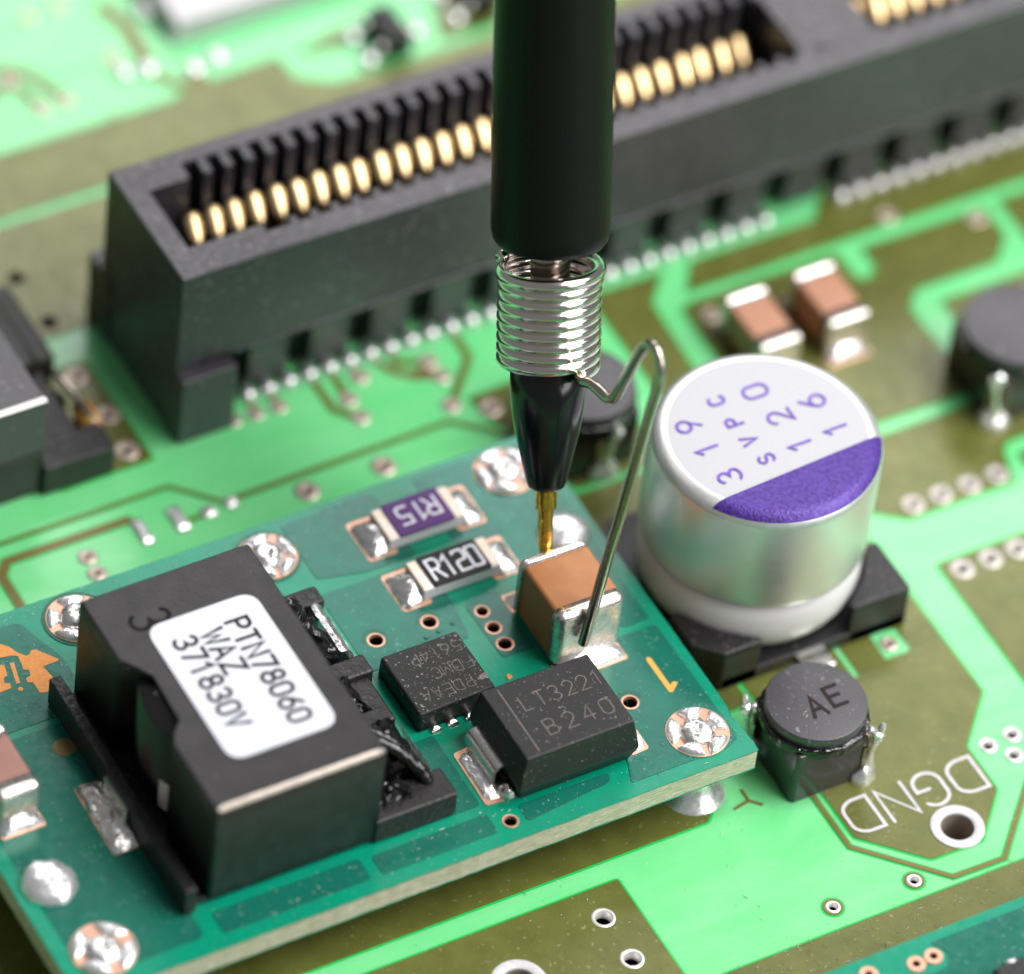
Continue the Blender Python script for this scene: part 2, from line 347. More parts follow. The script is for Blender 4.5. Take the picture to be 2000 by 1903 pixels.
# ------------------------------------------------------------------ stroke lettering
def arc(cx, cy, rx, ry, a0, a1, n=12):
    return [(cx+rx*cos(radians(a0+(a1-a0)*i/n)), cy+ry*sin(radians(a0+(a1-a0)*i/n))) for i in range(n+1)]
G = {
 '0': [arc(.3, .72, .3, .28, 180, 0)+arc(.3, .28, .3, .28, 0, -180)+[(0, .72)]],
 '1': [[(.08, .78), (.3, 1), (.3, 0)]],
 '2': [arc(.3, .7, .29, .3, 165, -35)+[(0, 0), (.6, 0)]],
 '3': [arc(.28, .74, .26, .26, 150, -90)+arc(.28, .24, .31, .24, 90, -150)],
 '4': [[(.45, 0), (.45, 1), (0, .3), (.62, .3)]],
 '5': [[(.55, 1), (.08, 1), (.04, .56)]+arc(.28, .32, .31, .3, 110, -140)],
 '6': [[(.5, 1), (.16, .62)]+arc(.3, .3, .29, .3, 155, 515, 18)],
 '7': [[(0, 1), (.6, 1), (.2, 0)]],
 '8': [arc(.3, .75, .24, .25, -90, 270, 16), arc(.3, .25, .3, .25, 90, 450, 16)],
 '9': [arc(.3, .7, .29, .3, -25, 335, 18)+[(.12, 0)]],
 'A': [[(0, 0), (.31, 1), (.62, 0)], [(.12, .34), (.5, .34)]],
 'B': [[(0, 0), (0, 1), (.3, 1)]+arc(.32, .76, .22, .24, 90, -90)+[(.02, .52)], [(.3, .52)]+arc(.32, .26, .28, .26, 90, -90)+[(0, 0)]],
 'C': [arc(.32, .68, .3, .32, 35, 180)+arc(.32, .32, .3, .32, 180, 325)],
 'D': [[(0, 0), (0, 1), (.25, 1)]+arc(.28, .68, .34, .32, 90, 0)+arc(.28, .32, .34, .32, 0, -90)+[(0, 0)]],
 'E': [[(.55, 1), (0, 1), (0, 0), (.57, 0)], [(0, .52), (.46, .52)]],
 'F': [[(.55, 1), (0, 1), (0, 0)], [(0, .52), (.45, .52)]],
 'G': [arc(.32, .68, .3, .32, 35, 180)+arc(.32, .32, .3, .32, 180, 360)+[(.62, .48), (.34, .48)]],
 'L': [[(0, 1), (0, 0), (.52, 0)]],
 'M': [[(0, 0), (0, 1), (.33, .3), (.66, 1), (.66, 0)]],
 'N': [[(0, 0), (0, 1), (.6, 0), (.6, 1)]],
 'P': [[(0, 0), (0, 1), (.3, 1)]+arc(.32, .74, .26, .26, 90, -90)+[(.02, .48)]],
 'R': [[(0, 0), (0, 1), (.3, 1)]+arc(.32, .74, .26, .26, 90, -90)+[(.02, .48)], [(.26, .48), (.6, 0)]],
 'S': [arc(.3, .75, .27, .25, 30, 270)+arc(.3, .25, .29, .25, 90, -150)],
 'T': [[(0, 1), (.6, 1)], [(.3, 1), (.3, 0)]],
 'V': [[(0, 1), (.3, 0), (.6, 1)]],
 'W': [[(0, 1), (.17, 0), (.36, .75), (.55, 0), (.72, 1)]],
 'Z': [[(0, 1), (.6, 1), (0, 0), (.6, 0)]],
 'i': [[(.3, 1), (.3, 0)], [(.12, .86), (.29, .985)]],
 # square, resistor-style figures
 'r': [[(0, 0), (0, 1), (.44, 1), (.56, .88), (.56, .64), (.44, .5), (.02, .5)], [(.28, .5), (.58, 0)]],
 'z': [[(.02, .9), (.08, 1), (.5, 1), (.56, .9), (.56, .6), (.5, .52), (.08, .48), (.02, .4), (.02, 0), (.58, 0)]],
 'o': [[(.08, 0), (.02, .08), (.02, .92), (.08, 1), (.5, 1), (.56, .92), (.56, .08), (.5, 0), (.08, 0)]],
 's': [[(.56, 1), (.04, 1), (.04, .56), (.46, .56), (.56, .46), (.56, .1), (.46, 0), (.02, 0)]],
}
def b_text(bm, text, origin, right, upv, h, stroke, z, pitch=0.85, wscale=1.0):
    """origin = lower left of the text (as read); right/upv: 2D unit vectors"""
    ox, oy = origin; k = 0
    for i, ch in enumerate(text):
        if ch == ' ' or ch not in G: continue
        for st in G[ch]:
            pts = []
            for (a, b) in st:
                u = (i*pitch+a*wscale)*h; v = b*h
                p = (ox+right[0]*u+upv[0]*v, oy+right[1]*u+upv[1]*v)
                if not pts or (Vector(p)-Vector(pts[-1])).length > 1e-4: pts.append(p)
            b_ribbon(bm, pts, stroke, z+0.0015*(k % 5)); k += 1
def lettering(name, items, material, parent):
    """every printed character is a part of its own"""
    for (text, org, right, upv, h, st, z), kw in items:
        pitch = kw.get('pitch', .85)
        for i, ch in enumerate(text):
            if ch not in G: continue
            bm = bmesh.new(); o2_ = (org[0]+right[0]*i*pitch*h, org[1]+right[1]*i*pitch*h)
            b_text(bm, ch, o2_, right, upv, h, st, z, **kw); finish(bm, name, material, parent)
XP, XN, YP, YN = (1, 0), (-1, 0), (0, 1), (0, -1)

# ================================================================== SETTING: the main board
blocker = box('light_blocker', -160, 170, -140, 190, -6, -1.75, 'dark_backing')  # unseen slab, added so that no world light comes up through the holes
tag(blocker, 'dark bench added unseen under the circuit board to keep light out of its holes', kind='structure')

# vias: (x, y, ring outer r, hole r, style)
VIAS = []
def V(style, ro, ri, *pts):
    for p in pts: VIAS.append((p[0], p[1], ro, ri, style))
V('tinwhite', .30, .19, (9.09, -17.11), (10.1, -17.03), (9.68, -17.84))
V('tinwhite', .245, .15, (3.71, -21.11), (.65, -20.94))
V('tinwhite', .40, .29, (-6.54, -18.13), (-6.52, -20.03))
V('tinpale', .42, .19, (12.50, -9.86), (13.66, -9.86), (14.78, -9.86), (15.95, -9.86), (17.1, -9.86))
V('tinpale', .40, .18, (12.5, -6.54), (13.64, -6.55), (14.82, -6.55), (15.98, -6.52))
V('tintan', .30, .13, (8.36, -11.75))
V('tintan', .42, .15, (1.12, 3.62), (-3.65, 2.70), (-6.63, 2.76))
V('tintan', .32, .12, (-14.93, 3.14), (-14.96, 2.34))
V('tintan', .33, .05, (-.08, 4.29), (.26, 5.69), (.17, 6.50), (-2.41, 6.84), (-3.27, 6.04), (-3.30, 5.11))
V('tintan', .29, .07, (-5.69, 6.75), (-6.57, 6.77), (-7.44, 6.80))
V('tintan', .42, .18, (-11.48, 7.03), (-11.30, 8.80), (-11.51, 10.85))
V('barrel', .32, .2, (-11.24, 13.66), (-11.34, 16.08))
V('tintan', .3, .1, (-5.05, 28.0), (-3.76, 28.1), (-7.17, 25.24), (-6.73, 23.45), (-5.73, 23.5), (-3.22, 24.77))
V('tintan', .36, .12, (10.6, 4.4), (22.0, 4.7), (19.0, 6.1))
RING = [(6.24, -19.75, .92, .58), (-10.4, -19.35, .95, .6)]
HOLES = [(x, y, ri) for x, y, ro, ri, s in VIAS]+[(x, y, ri) for x, y, ro, ri in RING]
def holes_for(poly, extra=0.03):
    return [circle(x, y, r+extra, 14 if r < .3 else 28) for x, y, r in HOLES if inside((x, y), poly) and all(inside(c, poly) for c in circle(x, y, r+.12, 8))]
OUT = [(-120, -100), (130, -100), (130, 150), (-120, 150)]
bm = bmesh.new(); b_sheet(bm, OUT, -1.6, 0.0, holes_for(OUT))
BOARD = finish(bm, 'main_circuit_board', 'board')
tag(BOARD, 'bright green main circuit board under all the components', kind='structure')
bm = bmesh.new(); b_box(bm, -119.9, 129.9, -99.9, 149.9, -1.62, -1.60); finish(bm, 'board_underside', 'dark_backing', BOARD)

POURS = [
 ([(-60, -16), (-1.3, -16.02), (-.8, -15.5), (-.1, -14.8), (-.1, -12.3), (-2.5, -12.3), (-2.5, -5), (-60, -5)], []),
 ([(-60, -60), (-5.22, -60), (-5.3, -16.9), (-60, -16.9)], []),
 ([(-4.2, -60), (60, -60), (60, -21.92), (-4.2, -21.86)], []),
 ([(2.82, -6.5), (2.82, -18.67), (4.72, -20.57), (6.72, -20.6), (8.36, -18.88), (8.38, -16.86), (10.2, -14.95), (10.2, -7.35), (9.4, -6.5)],
  [[(7.93, -11.05), (8.92, -11.25), (8.92, -12.32), (7.88, -12.36)], [(6.46, -8.5), (6.68, -8.5), (6.68, -12.6), (6.46, -12.6)]]),
 ([(11.80, -9.33), (60, -9.33), (60, -20.9), (11.75, -20.9)], []),
 ([(10.3, -3.26), (10.3, -5.6), (11.04, -6.32), (12.03, -7.07), (16.33, -7.07), (16.78, -5.65), (17.13, -5.35), (20.6, -5.3), (20.6, -3.26)], []),
 ([(17.2, -6.02), (60, -6.02), (60, -8.6), (17.2, -8.6)], []),
 ([(9.75, -2.67), (17.35, -2.67), (17.35, 1.7), (18.05, 2.45), (21.5, 2.45), (22.5, 3.45), (22.5, 5.0), (17.3, 5.05), (17.3, 4.0), (16.75, 3.55),
   (16.35, 3.8), (16.3, 5.2), (10.05, 5.2), (9.75, 4.9)], []),
 ([(10.35, 5.72), (12.4, 5.66), (60, 5.66), (60, 8.3), (17.6, 8.3), (16.5, 6.98), (11.25, 6.98)], []),
 ([(6.95, 6.95), (10.0, 6.95), (8.9, 5.75), (8.7, 2.6), (8.7, -2.7), (6.95, -2.7)], []),
 ([(.62, 4.34), (2.35, 4.39), (5.6, 4.39), (5.6, -1.0), (2.0, -1.0), (1.25, 2.3), (.84, 3.1)], []),
 ([(-2.3, -1.3), (6.5, -1.3), (6.5, -3.0), (2.6, -6.0), (2.6, -12.1), (-2.3, -12.1)], []),
 ([(-60, 12.98), (60, 12.98), (60, 18.58), (-60, 18.58)], []),
 ([(-60, 18.95), (60, 18.95), (60, 20.3), (3.75, 20.3), (2.5, 21.1), (2.4, 22.4), (-1.5, 22.2), (-2.1, 21.92), (-4.2, 21.9), (-4.5, 22.05), (-4.9, 21.9), (-60, 21.85)], []),
 ([(3.2, 22.25), (5.4, 21.9), (6.2, 22.6), (4.9, 22.75)], []),
 ([(8.4, 20.75), (60, 20.75), (60, 24.3), (9.4, 23.4)], []),
 ([(-10.82, 6.32), (-14.4, 6.26), (-14.4, 11.55), (-10.93, 11.5)], []),
 ([(18.6, 1.55), (60, 1.55), (60, -1.0), (18.6, -1.0)], []),
 ([(23.2, 2.5), (60, 2.5), (60, 5.1), (23.2, 5.1)], []),
]
for poly, hl in POURS:
    pr_ = round_poly(poly, .10, 2)
    hs = holes_for(poly)+[h for h in hl]
    bm = bmesh.new()
    hs = [h for h in hs if not any(inside(h[0], q) for q in hl if h is not q)]
    b_sheet(bm, pr_, -.02, .036, hs)
    finish(bm, 'copper_pour', 'copper', BOARD)
    bm = bmesh.new(); b_sheet(bm, offset_poly(pr_, .075), -.02, .014, [offset_poly(poly, -.2)])
    finish(bm, 'mask_edge', 'mask_edge', BOARD)

TRACES = [
 (.17, [(2.5, -12.5), (2.48, -18.95), (5.0, -21.52), (7.0, -21.56), (9.2, -19.33), (12.6, -15.9)]),
 (.13, [(-40, 4.86), (-10.94, 4.93), (-9.6, 3.6)]),
 (.17, [(-9.0, 3.5), (-.57, 3.64), (.51, 2.75), (1.1, 2.1)]),
 (.32, [(-12.9, 4.1), (-17.55, 4.1), (-18.0, 3.55), (-18.01, 1.0)]),
 (.12, [(-11.1, 3.25), (-10.3, 3.22)]),
 (.26, [(-4.0, 7.5), (-3.99, 5.8), (-3.35, 5.11)]),
 (.26, [(-3.22, 7.5), (-3.28, 6.05)]), (.26, [(-2.42, 7.5), (-2.41, 6.85)]),
 (.26, [(-.83, 7.5), (-.9, 6.9), (.17, 6.5)]),
 (.26, [(1.65, 7.5), (1.6, 6.1), (-.05, 4.35)]),
 (.24, [(-5.63, 7.5), (-5.69, 6.8)]), (.24, [(-6.45, 7.5), (-6.57, 6.8)]), (.24, [(-7.27, 7.5), (-7.44, 6.85)]),
 (.35, [(-10.5, 26.2), (-8.0, 26.3), (-6.5, 25.4), (-5.75, 23.6)]), (.35, [(-9.6, 24.0), (-7.2, 25.2)]), (.3, [(-7.2, 25.2), (-6.73, 23.5)]),
 (.55, [(-2.3, 27.3), (-1.95, 26.2), (-2.1, 24.3)]), (.4, [(-2.2, 23.5), (-1.6, 22.5), (-.6, 22.4)]),
]
for wd, pts in TRACES:
    bm = bmesh.new(); b_ribbon(bm, pts, wd, .037, -.01); finish(bm, 'trace', 'trace', BOARD)
    bm = bmesh.new(); b_ribbon(bm, pts, wd+.12, .011, -.01); finish(bm, 'mask_edge', 'mask_edge', BOARD)
bm = bmesh.new(); b_sheet(bm, round_poly([(-1.75, 7.5), (-1.5, 7.5), (-1.28, 6.95), (-.75, 6.35), (.2, 6.3), (.3, 5.6), (-.6, 5.85), (-1.42, 6.6)], .1), -.01, .034)
finish(bm, 'copper_pour', 'trace', BOARD)
# vias
protos = {}
for x, y, ro, ri, st in VIAS:
    key = (ro, ri, st)
    if key not in protos:
        bm = bmesh.new()
        if ri < .10: b_lathe(bm, [(ro+.03, .02), (ro, .05), (ro*.8, .062), (ri*2.2, .055), (ri, .035), (0, .02)], 22, cap0=False)
        else: b_lathe(bm, [(ro+.03, .02), (ro, .052), (ri+.03, .058), (ri, .03), (ri, -1.55)], 24, cap0=False, cap1=False)
        o = finish(bm, 'via', st, BOARD, 50); o.location = (x, y, 0); bore = None
        if ri >= .1:
            bm = bmesh.new(); b_lathe(bm, [(ri-.012, -.16 if ri < .25 else -.35), (ri-.012, -1.5), (0, -1.5)], 18, cap0=False)
            bore = finish(bm, 'via_bore', 'slot_dark', BOARD); bore.parent = o
        protos[key] = (o, bore)
    else:
        o = link_copy(protos[key][0], (x, y, 0), BOARD)
        if protos[key][1]: link_copy(protos[key][1], (0, 0, 0), o)
for x, y in ((3.71, -21.11), (.65, -20.94)):
    bm = bmesh.new(); b_sheet(bm, circle(x, y, .35, 26), -.01, .03, [circle(x, y, .19, 20)]); finish(bm, 'copper_pad', 'trace', BOARD)
    bm = bmesh.new(); b_sheet(bm, circle(x, y, .42, 26), -.01, .010, [circle(x, y, .3, 20)]); finish(bm, 'mask_edge', 'mask_edge', BOARD)
for x, y, ro, ri in RING:
    bm = bmesh.new(); b_lathe(bm, [(ro+.02, .02), (ro, .075), (ro-.05, .09), (ri+.05, .09), (ri, .05), (ri, -.05)], 48, (x, y, 0), cap0=False, cap1=False)
    ph = finish(bm, 'plated_hole', 'silk', BOARD, 50)
    bm = bmesh.new(); b_lathe(bm, [(ri+.004, -.04), (ri+.004, -1.58)], 40, (x, y, 0), cap0=False, cap1=False); finish(bm, 'barrel', 'barrel_tan', ph, 50)
    bm = bmesh.new(); b_lathe(bm, [(ri, -1.57), (0, -1.571)], 40, (x, y, 0), cap0=False); finish(bm, 'hole_bottom', 'slot_dark', ph)
# bare solder pads
for (x, y, sx, sy) in ((-12.71, 3.42, .24, .62), (-11.31, 3.42, .27, .60), (-10.2, 3.27, .27, .26), (-9.31, 3.36, .28, .27)):
    pillow('solder_pad', wobble(dense(round_poly([(x-sx, y-sy), (x+sx, y-sy), (x+sx, y+sy), (x-sx, y+sy)], .12), .12), .015), .0, .14, 'solder_bright', BOARD, jit=.10)
for (x, y, r) in ((-2.3, 23.74, .42), (-.72, 23.05, .40), (.35, 23.3, .42), (-3.2, 23.9, .38), (-.96, 26.6, .5), (-.58, 25.05, .42)):
    pillow('solder_pad', circle(x, y, r, 18), .0, .25, 'solder_bright', BOARD)
# small grey chip resistor-like body between far pads is left to solder; silkscreen and copper letters
items = [(('DGND', (8.19, -17.25), XN, YN, 1.42, .125, .052), dict(pitch=.965, wscale=1.2))]
lettering('silkscreen_letter', items, 'silk', BOARD)
bm = bmesh.new()
b_ribbon(bm, [(.41, -15.30), (.40, -15.80)], .10, .036, -.01); b_ribbon(bm, [(-.2, -15.90), (.40, -15.80)], .10, .038, -.01); b_ribbon(bm, [(.40, -15.8), (.72, -16.12)], .10, .040, -.01)
finish(bm, 'copper_letter', 'trace', BOARD)

# ================================================================== DAUGHTER BOARD
DT, DB = 2.9, 1.95
DV = [(-7.04, -6.47, .25), (-9.06, -6.44, .25), (-5.19, -6.79, .21), (-5.19, -7.59, .23), (-5.18, -8.38, .25), (-2.60, -12.38, .25), (-8.73, -15.2, .22)]
db = root('converter_board', (-12, -8, 0), 'teal green converter daughter board raised above the bright green main board', 'circuit board')
outl = [(-24.8, -15.97), (.30, -15.97), (.32, -15.6), (.22, -14.1), (.30, -13.9), (.30, -.2), (-24.8, -.2)]
hl = [circle(x, y, r+.02, 18) for x, y, r in DV]
outl = wobble(dense(outl, .3), .010)
bm = bmesh.new(); b_sheet(bm, outl, DT-.05, DT, hl); sub = finish(bm, 'mask_surface', 'dboard', db)
bm = bmesh.new()
core_o = wobble(dense(offset_poly(outl, -.02), .35), .013)
b_sheet(bm, core_o, DB+.03, DT-.052, hl); finish(bm, 'laminate_edge', 'fibre', db)
bm = bmesh.new(); b_prism(bm, outl, DB, DB+.028); finish(bm, 'underside_mask', 'dboard', db)
def dpour(poly, r=.15, mt='dpour', z=.022):
    rp = round_poly(poly, r, 3); bm = bmesh.new()
    b_sheet(bm, rp, DT-.01, DT+z, [circle(x, y, rr+.02, 18) for x, y, rr in DV if inside((x, y), poly)])
    finish(bm, 'copper_pour', mt, db)
dpour([(-4.3, -15.45), (-.55, -15.45), (-.05, -15.2), (-.1, -9.7), (-2.5, -9.7), (-2.9, -11), (-3.9, -12), (-3.95, -14.6)])
dpour([(-8.2, -15.45), (-4.9, -15.12), (-4.75, -14.75), (-8.2, -14.7)])
dpour([(-13.6, -15.45), (-9.3, -15.45), (-9.3, -14.6), (-13.6, -14.6)])
dpour([(-19.4, -15.45), (-14.0, -15.45), (-14.0, -14.5), (-19.4, -14.5)])
dpour([(-24.2, -15.3), (-20.0, -15.3), (-20.0, -5.3), (-24.3, -5.3)], .3)
dpour([(-24.3, -5.0), (-19.0, -5.0), (-18.9, -2.9), (-19.6, -.75), (-24.3, -.75)], .3)
dpour([(-9.6, -.55), (-6.25, -.45), (-6.0, -.85), (-6.0, -3.6), (-7.9, -3.6), (-9.6, -3.2)])
dpour([(-4.5, -.45), (-.15, -.45), (-.15, -9.4), (-1.2, -9.4), (-1.4, -6.7), (-3.0, -6.0), (-4.55, -3.6)])
dpour([(-9.9, -3.9), (-5.95, -3.9), (-5.9, -6.0), (-6.1, -7.6), (-9.9, -7.6)])
dpour([(-5.6, -6.3), (-4.3, -6.05), (-4.3, -8.9), (-5.55, -8.9)])
dpour([(-12.6, -11.0), (-9.3, -10.9), (-9.3, -14.2), (-12.6, -14.2)])
for x, y, a0 in ((-9.06, -6.44, .42), (-7.04, -6.47, .40), (-2.6, -12.38, .42)):
    bm = bmesh.new(); b_ribbon(bm, arc(x, y+.03, a0, a0, 10, 170, 14), .10, DT+.028); finish(bm, 'mask_gap', 'dmask_dark', db)
for x, y, r in DV:
    bm = bmesh.new(); b_lathe(bm, [(r+.075, DT+.015), (r+.06, DT+.036), (r, DT+.03), (r, DB+.1)], 26, (x, y, 0), cap0=False, cap1=False)
    v = finish(bm, 'via', 'copper_bare', db, 50)
    bm = bmesh.new(); b_lathe(bm, [(r-.012, DT-.12), (r-.012, DB), (0, DB-.001)], 20, (x, y, 0), cap0=False); finish(bm, 'via_bore', 'slot_dark', v)
for x, y in ((-8.2, -7.25), (-7.45, -7.05), (-6.95, -6.98), (-6.35, -6.85)):
    pillow('solder_mask_dot', circle(x, y, .11, 12), DT, .03, 'dmask_dark', db, base=.02)
# rosette solder joints on the pins
def rosette(x, y, r, rot=0.0, n=5):
    bm = bmesh.new(); b_lathe(bm, [(r, DT+.02), (r, DT+.045), (r*.2, DT+.05), (0, DT+.05)], 40, (x, y, 0), cap0=False)
    p = finish(bm, 'solder_joint', 'copper_bare', db, 50)
    for k in range(n):
        a = rot+2*pi*k/n+random.uniform(-.12, .12); da = pi/n*random.uniform(.72, .98)
        ol = [(x+r*.97*cos(a+da*t), y+r*.97*sin(a+da*t)) for t in (-1, -.6, -.2, .2, .6, 1)]+[(x+r*.56*cos(a+da*t*.75), y+r*.56*sin(a+da*t*.75)) for t in (1, .3, -.3, -1)]
        pillow('solder_lobe', round_poly(ol, .1, 3), DT+.045, random.uniform(.10, .24), 'solder_bright', p, rings=5, jit=.07)
    pillow('solder_dome', wobble(circle(x+random.uniform(-.05, .05), y+random.uniform(-.05, .05), r*.57, 22), .05), DT+.045, random.uniform(.26, .42), 'solder', p, rings=7, jit=.10, dimple=random.uniform(.08, .2))
rosette(-1.2, -14.47, 1.08, .2); rosette(-23.2, -14.4, 1.1, .9, 4); rosette(-1.4, -1.5, 1.08, .5); rosette(-10.65, -1.62, 1.02, .3); rosette(-17.75, -1.45, 1.05, .1)
for x, y, r in ((-10.65, -1.62, 1.02), (-17.75, -1.45, 1.05)):
    bm = bmesh.new(); b_ribbon(bm, arc(x, y, r+.07, r+.07, 20, 340, 40), .12, DT+.028); finish(bm, 'mask_gap', 'dmask_dark', db)
pillow('solder_joint', wobble(circle(-23.6, -11.25, .95, 26), .03), DT, .45, 'solder_bright', db, rings=8, jit=.05)
pillow('solder_joint', wobble(circle(-.95, -4.85, .95, 26), .02), DT, .45, 'solder_bright', db, rings=8, jit=.03)
# pins and main-board fillets under the corner
for x, y in ((-1.2, -14.47), (-1.4, -1.5), (-23.2, -14.4), (-10.65, -1.6), (-17.75, -1.45)):
    bm = bmesh.new(); b_lathe(bm, [(1.12, .03), (1.08, .10), (.82, .28), (.55, .75), (.42, 1.4), (.42, 1.96)], 30, (x+.08, y-.15, 0)); finish(bm, 'pin', 'solder_bright', db, 60)
lettering('gold_numeral', [(('i', (-.67, -11.0), XN, YN, 1.5, .19, DT+.035), dict(wscale=.95))], 'gold_num', db)
bm = bmesh.new()
b_sheet(bm, [(-20.57, -1.41), (-20.36, -1.61), (-20.22, -1.96), (-20.01, -2.23), (-19.86, -2.21), (-19.76, -2.08), (-19.61, -2.1), (-19.1, -2.78), (-19.12, -2.86), (-19.71, -2.88),
  (-19.62, -3.4), (-19.95, -3.95), (-20.3, -3.88), (-20.32, -3.36), (-20.48, -3.29), (-20.44, -3.12), (-20.25, -3.06), (-20.19, -2.81), (-20.36, -2.74), (-20.30, -2.46), (-20.27, -2.13),
  (-20.43, -2.02), (-20.84, -1.95), (-21.5, -1.9), (-21.5, -1.3)], DT, DT+.035)
b_sheet(bm, [(-20.65, -2.28), (-20.5, -2.31), (-20.71, -3.22), (-20.84, -3.2)], DT, DT+.035)
b_sheet(bm, [(-20.97, -2.23), (-20.84, -2.28), (-20.95, -2.74), (-21.12, -2.8), (-21.19, -3.0), (-21.03, -3.09), (-21.07, -3.29), (-21.49, -3.31), (-21.8, -2.3)], DT, DT+.035)
b_sheet(bm, circle(-20.81, -3.45, .09, 10), DT, DT+.035)
finish(bm, 'gold_emblem', 'gold_pad', db)
pillow('gold_spot', wobble(circle(-5.76, -9.7, .11, 9), .03), DT, .02, 'gold_pad', db)

# ------------------------------------------------------------------ chip resistors
def resistor(name, x0, x1, y0, y1, glaze, label, text):
    r = root(name, ((x0+x1)/2, (y0+y1)/2, DT), label, 'resistor', 'chip resistors on the daughter board')
    z0, z1 = DT+.04, DT+.56
    box('ceramic_body', x0, x1, y0, y1, z0, z1, 'ceramic', r, .05)
    bm = bmesh.new(); b_prism(bm, round_poly(wobble([(x0+.38, y0-.01), (x1-.38, y0-.01), (x1-.38, y1+.01), (x0+.38, y1+.01)], .02), .08), z1-.02, z1+.075, .05)
    finish(bm, 'glaze', glaze, r, 180, True)
    for s in (0, 1):
        a, b = (x0-.02, x0+.40) if s == 0 else (x1-.40, x1+.02)
        t = box('termination', a, b, y0+.03, y1-.03, z0-.01, z1+.025, 'tan_term', r, .06)
        px0, px1 = (x0-.82, x0+.30) if s == 0 else (x1-.30, x1+.82)
        bm = bmesh.new(); b_prism(bm, round_poly([(px0, y0-.18), (px1, y0-.18), (px1, y1+.2), (px0, y1+.2)], .16), DT+.005, DT+.035)
        finish(bm, 'pad', 'copper_bare', r)
        qx0, qx1 = (x0-.77, x0+.05) if s == 0 else (x1-.05, x1+.77)
        ap = (x0+.0, (y0+y1)/2) if s == 0 else (x1, (y0+y1)/2)
        ol = wobble(dense(round_poly([(qx0, y0-.13), (qx1, y0-.13), (qx1, y1+.05), (qx0, y1+.05)], .26, 4), .15), .02)
        pillow('solder_fillet', ol, DT+.03, .40, 'solder', r, rings=7, jit=.07, power=.9, apex=ap)
    lettering('printed_character', text(z1+.085), 'white_mark', r)
resistor('chip_resistor', -6.78, -3.88, -3.10, -1.62, 'purple', 'purple topped chip resistor marked R15 upside down',
         lambda z: [(('r', (-4.55, -1.92), XN, YN, .78, .10, z), dict(wscale=.95)), (('1', (-5.05, -1.95), XN, YN, .78, .10, z), {}), (('s', (-5.62, -1.95), XN, YN, .78, .10, z), dict(wscale=.95))])
resistor('chip_resistor', -6.80, -3.82, -5.58, -4.20, 'black_glaze', 'black topped chip resistor marked R120 nearest the brown capacitor',
         lambda z: [(('r1zo', (-6.22, -5.36), XP, YP, .90, .105, z), dict(pitch=.55, wscale=.76))])

# ------------------------------------------------------------------ multilayer ceramic capacitors
def mlcc(name, x0, x1, y0, y1, z0, z1, body, label, group, tl=.55, bev=.22, fillet=.35):
    r = root(name, ((x0+x1)/2, (y0+y1)/2, z0), label, 'capacitor', group)
    g = .05
    box('ceramic_body', x0+g, x1-g, y0+.12, y1-.12, z0+g+.05, z1-g, body, r, .17)
    for s in (0, 1):
        a, b = (y0, y0+tl) if s == 0 else (y1-tl, y1)
        bm = bmesh.new(); b_box(bm, x0, x1, a, b, z0+.05, z1, 0)
        # round only the outer end
        es = [e for e in bm.edges if not all(abs(v.co.y-(b if s == 0 else a)) < 1e-5 for v in e.verts)]
        bmesh.ops.bevel(bm, geom=es, offset=bev, segments=4, affect='EDGES', profile=.5, clamp_overlap=True)
        finish(bm, 'termination', 'term', r, 180, True)
        f0, f1 = (y0-fillet, y0+.15) if s == 0 else (y1-.15, y1+fillet)
        bm = bmesh.new(); b_prism(bm, round_poly([(x0-.02, f0-.08), (x1+.02, f0-.08), (x1+.02, f1+.08), (x0-.02, f1+.08)], .1), z0+.005, z0+.04); finish(bm, 'pad', 'copper_bare', r)
        ol = wobble(dense(round_poly([(x0+.02, f0), (x1-.02, f0), (x1-.02, f1), (x0+.02, f1)], .15), .18), .03)
        pillow('solder_fillet', ol, z0+.03, .45, 'solder_bright', r, rings=6, jit=.08, power=1.0, apex=((x0+x1)/2, y0+.1 if s == 0 else y1-.1))
    return r
mlcc('ceramic_capacitor', -4.28, -1.72, -10.10, -7.05, DT, 5.5, 'mlcc', 'large brown ceramic capacitor touched by the gold probe tip', 'ceramic chip capacitors', tl=.50, bev=.30, fillet=.5)
mlcc('ceramic_capacitor', -24.15, -22.60, -8.60, -5.60, DT, 4.55, 'mlcc_pink', 'pinkish brown ceramic capacitor on the teal board, cut by the left picture edge', 'ceramic chip capacitors', tl=.62)
mlcc('ceramic_capacitor', 10.35, 12.05, .72, 3.6, 0.04, 1.8, 'mlcc_far', 'blurred brown ceramic capacitor behind the silver can, the nearer to the probe', 'ceramic chip capacitors', tl=.6, bev=.16)
mlcc('ceramic_capacitor', 13.2, 14.9, .75, 3.65, 0.04, 1.8, 'mlcc_far', 'blurred brown ceramic capacitor behind the silver can, the farther from the probe', 'ceramic chip capacitors', tl=.6, bev=.16)

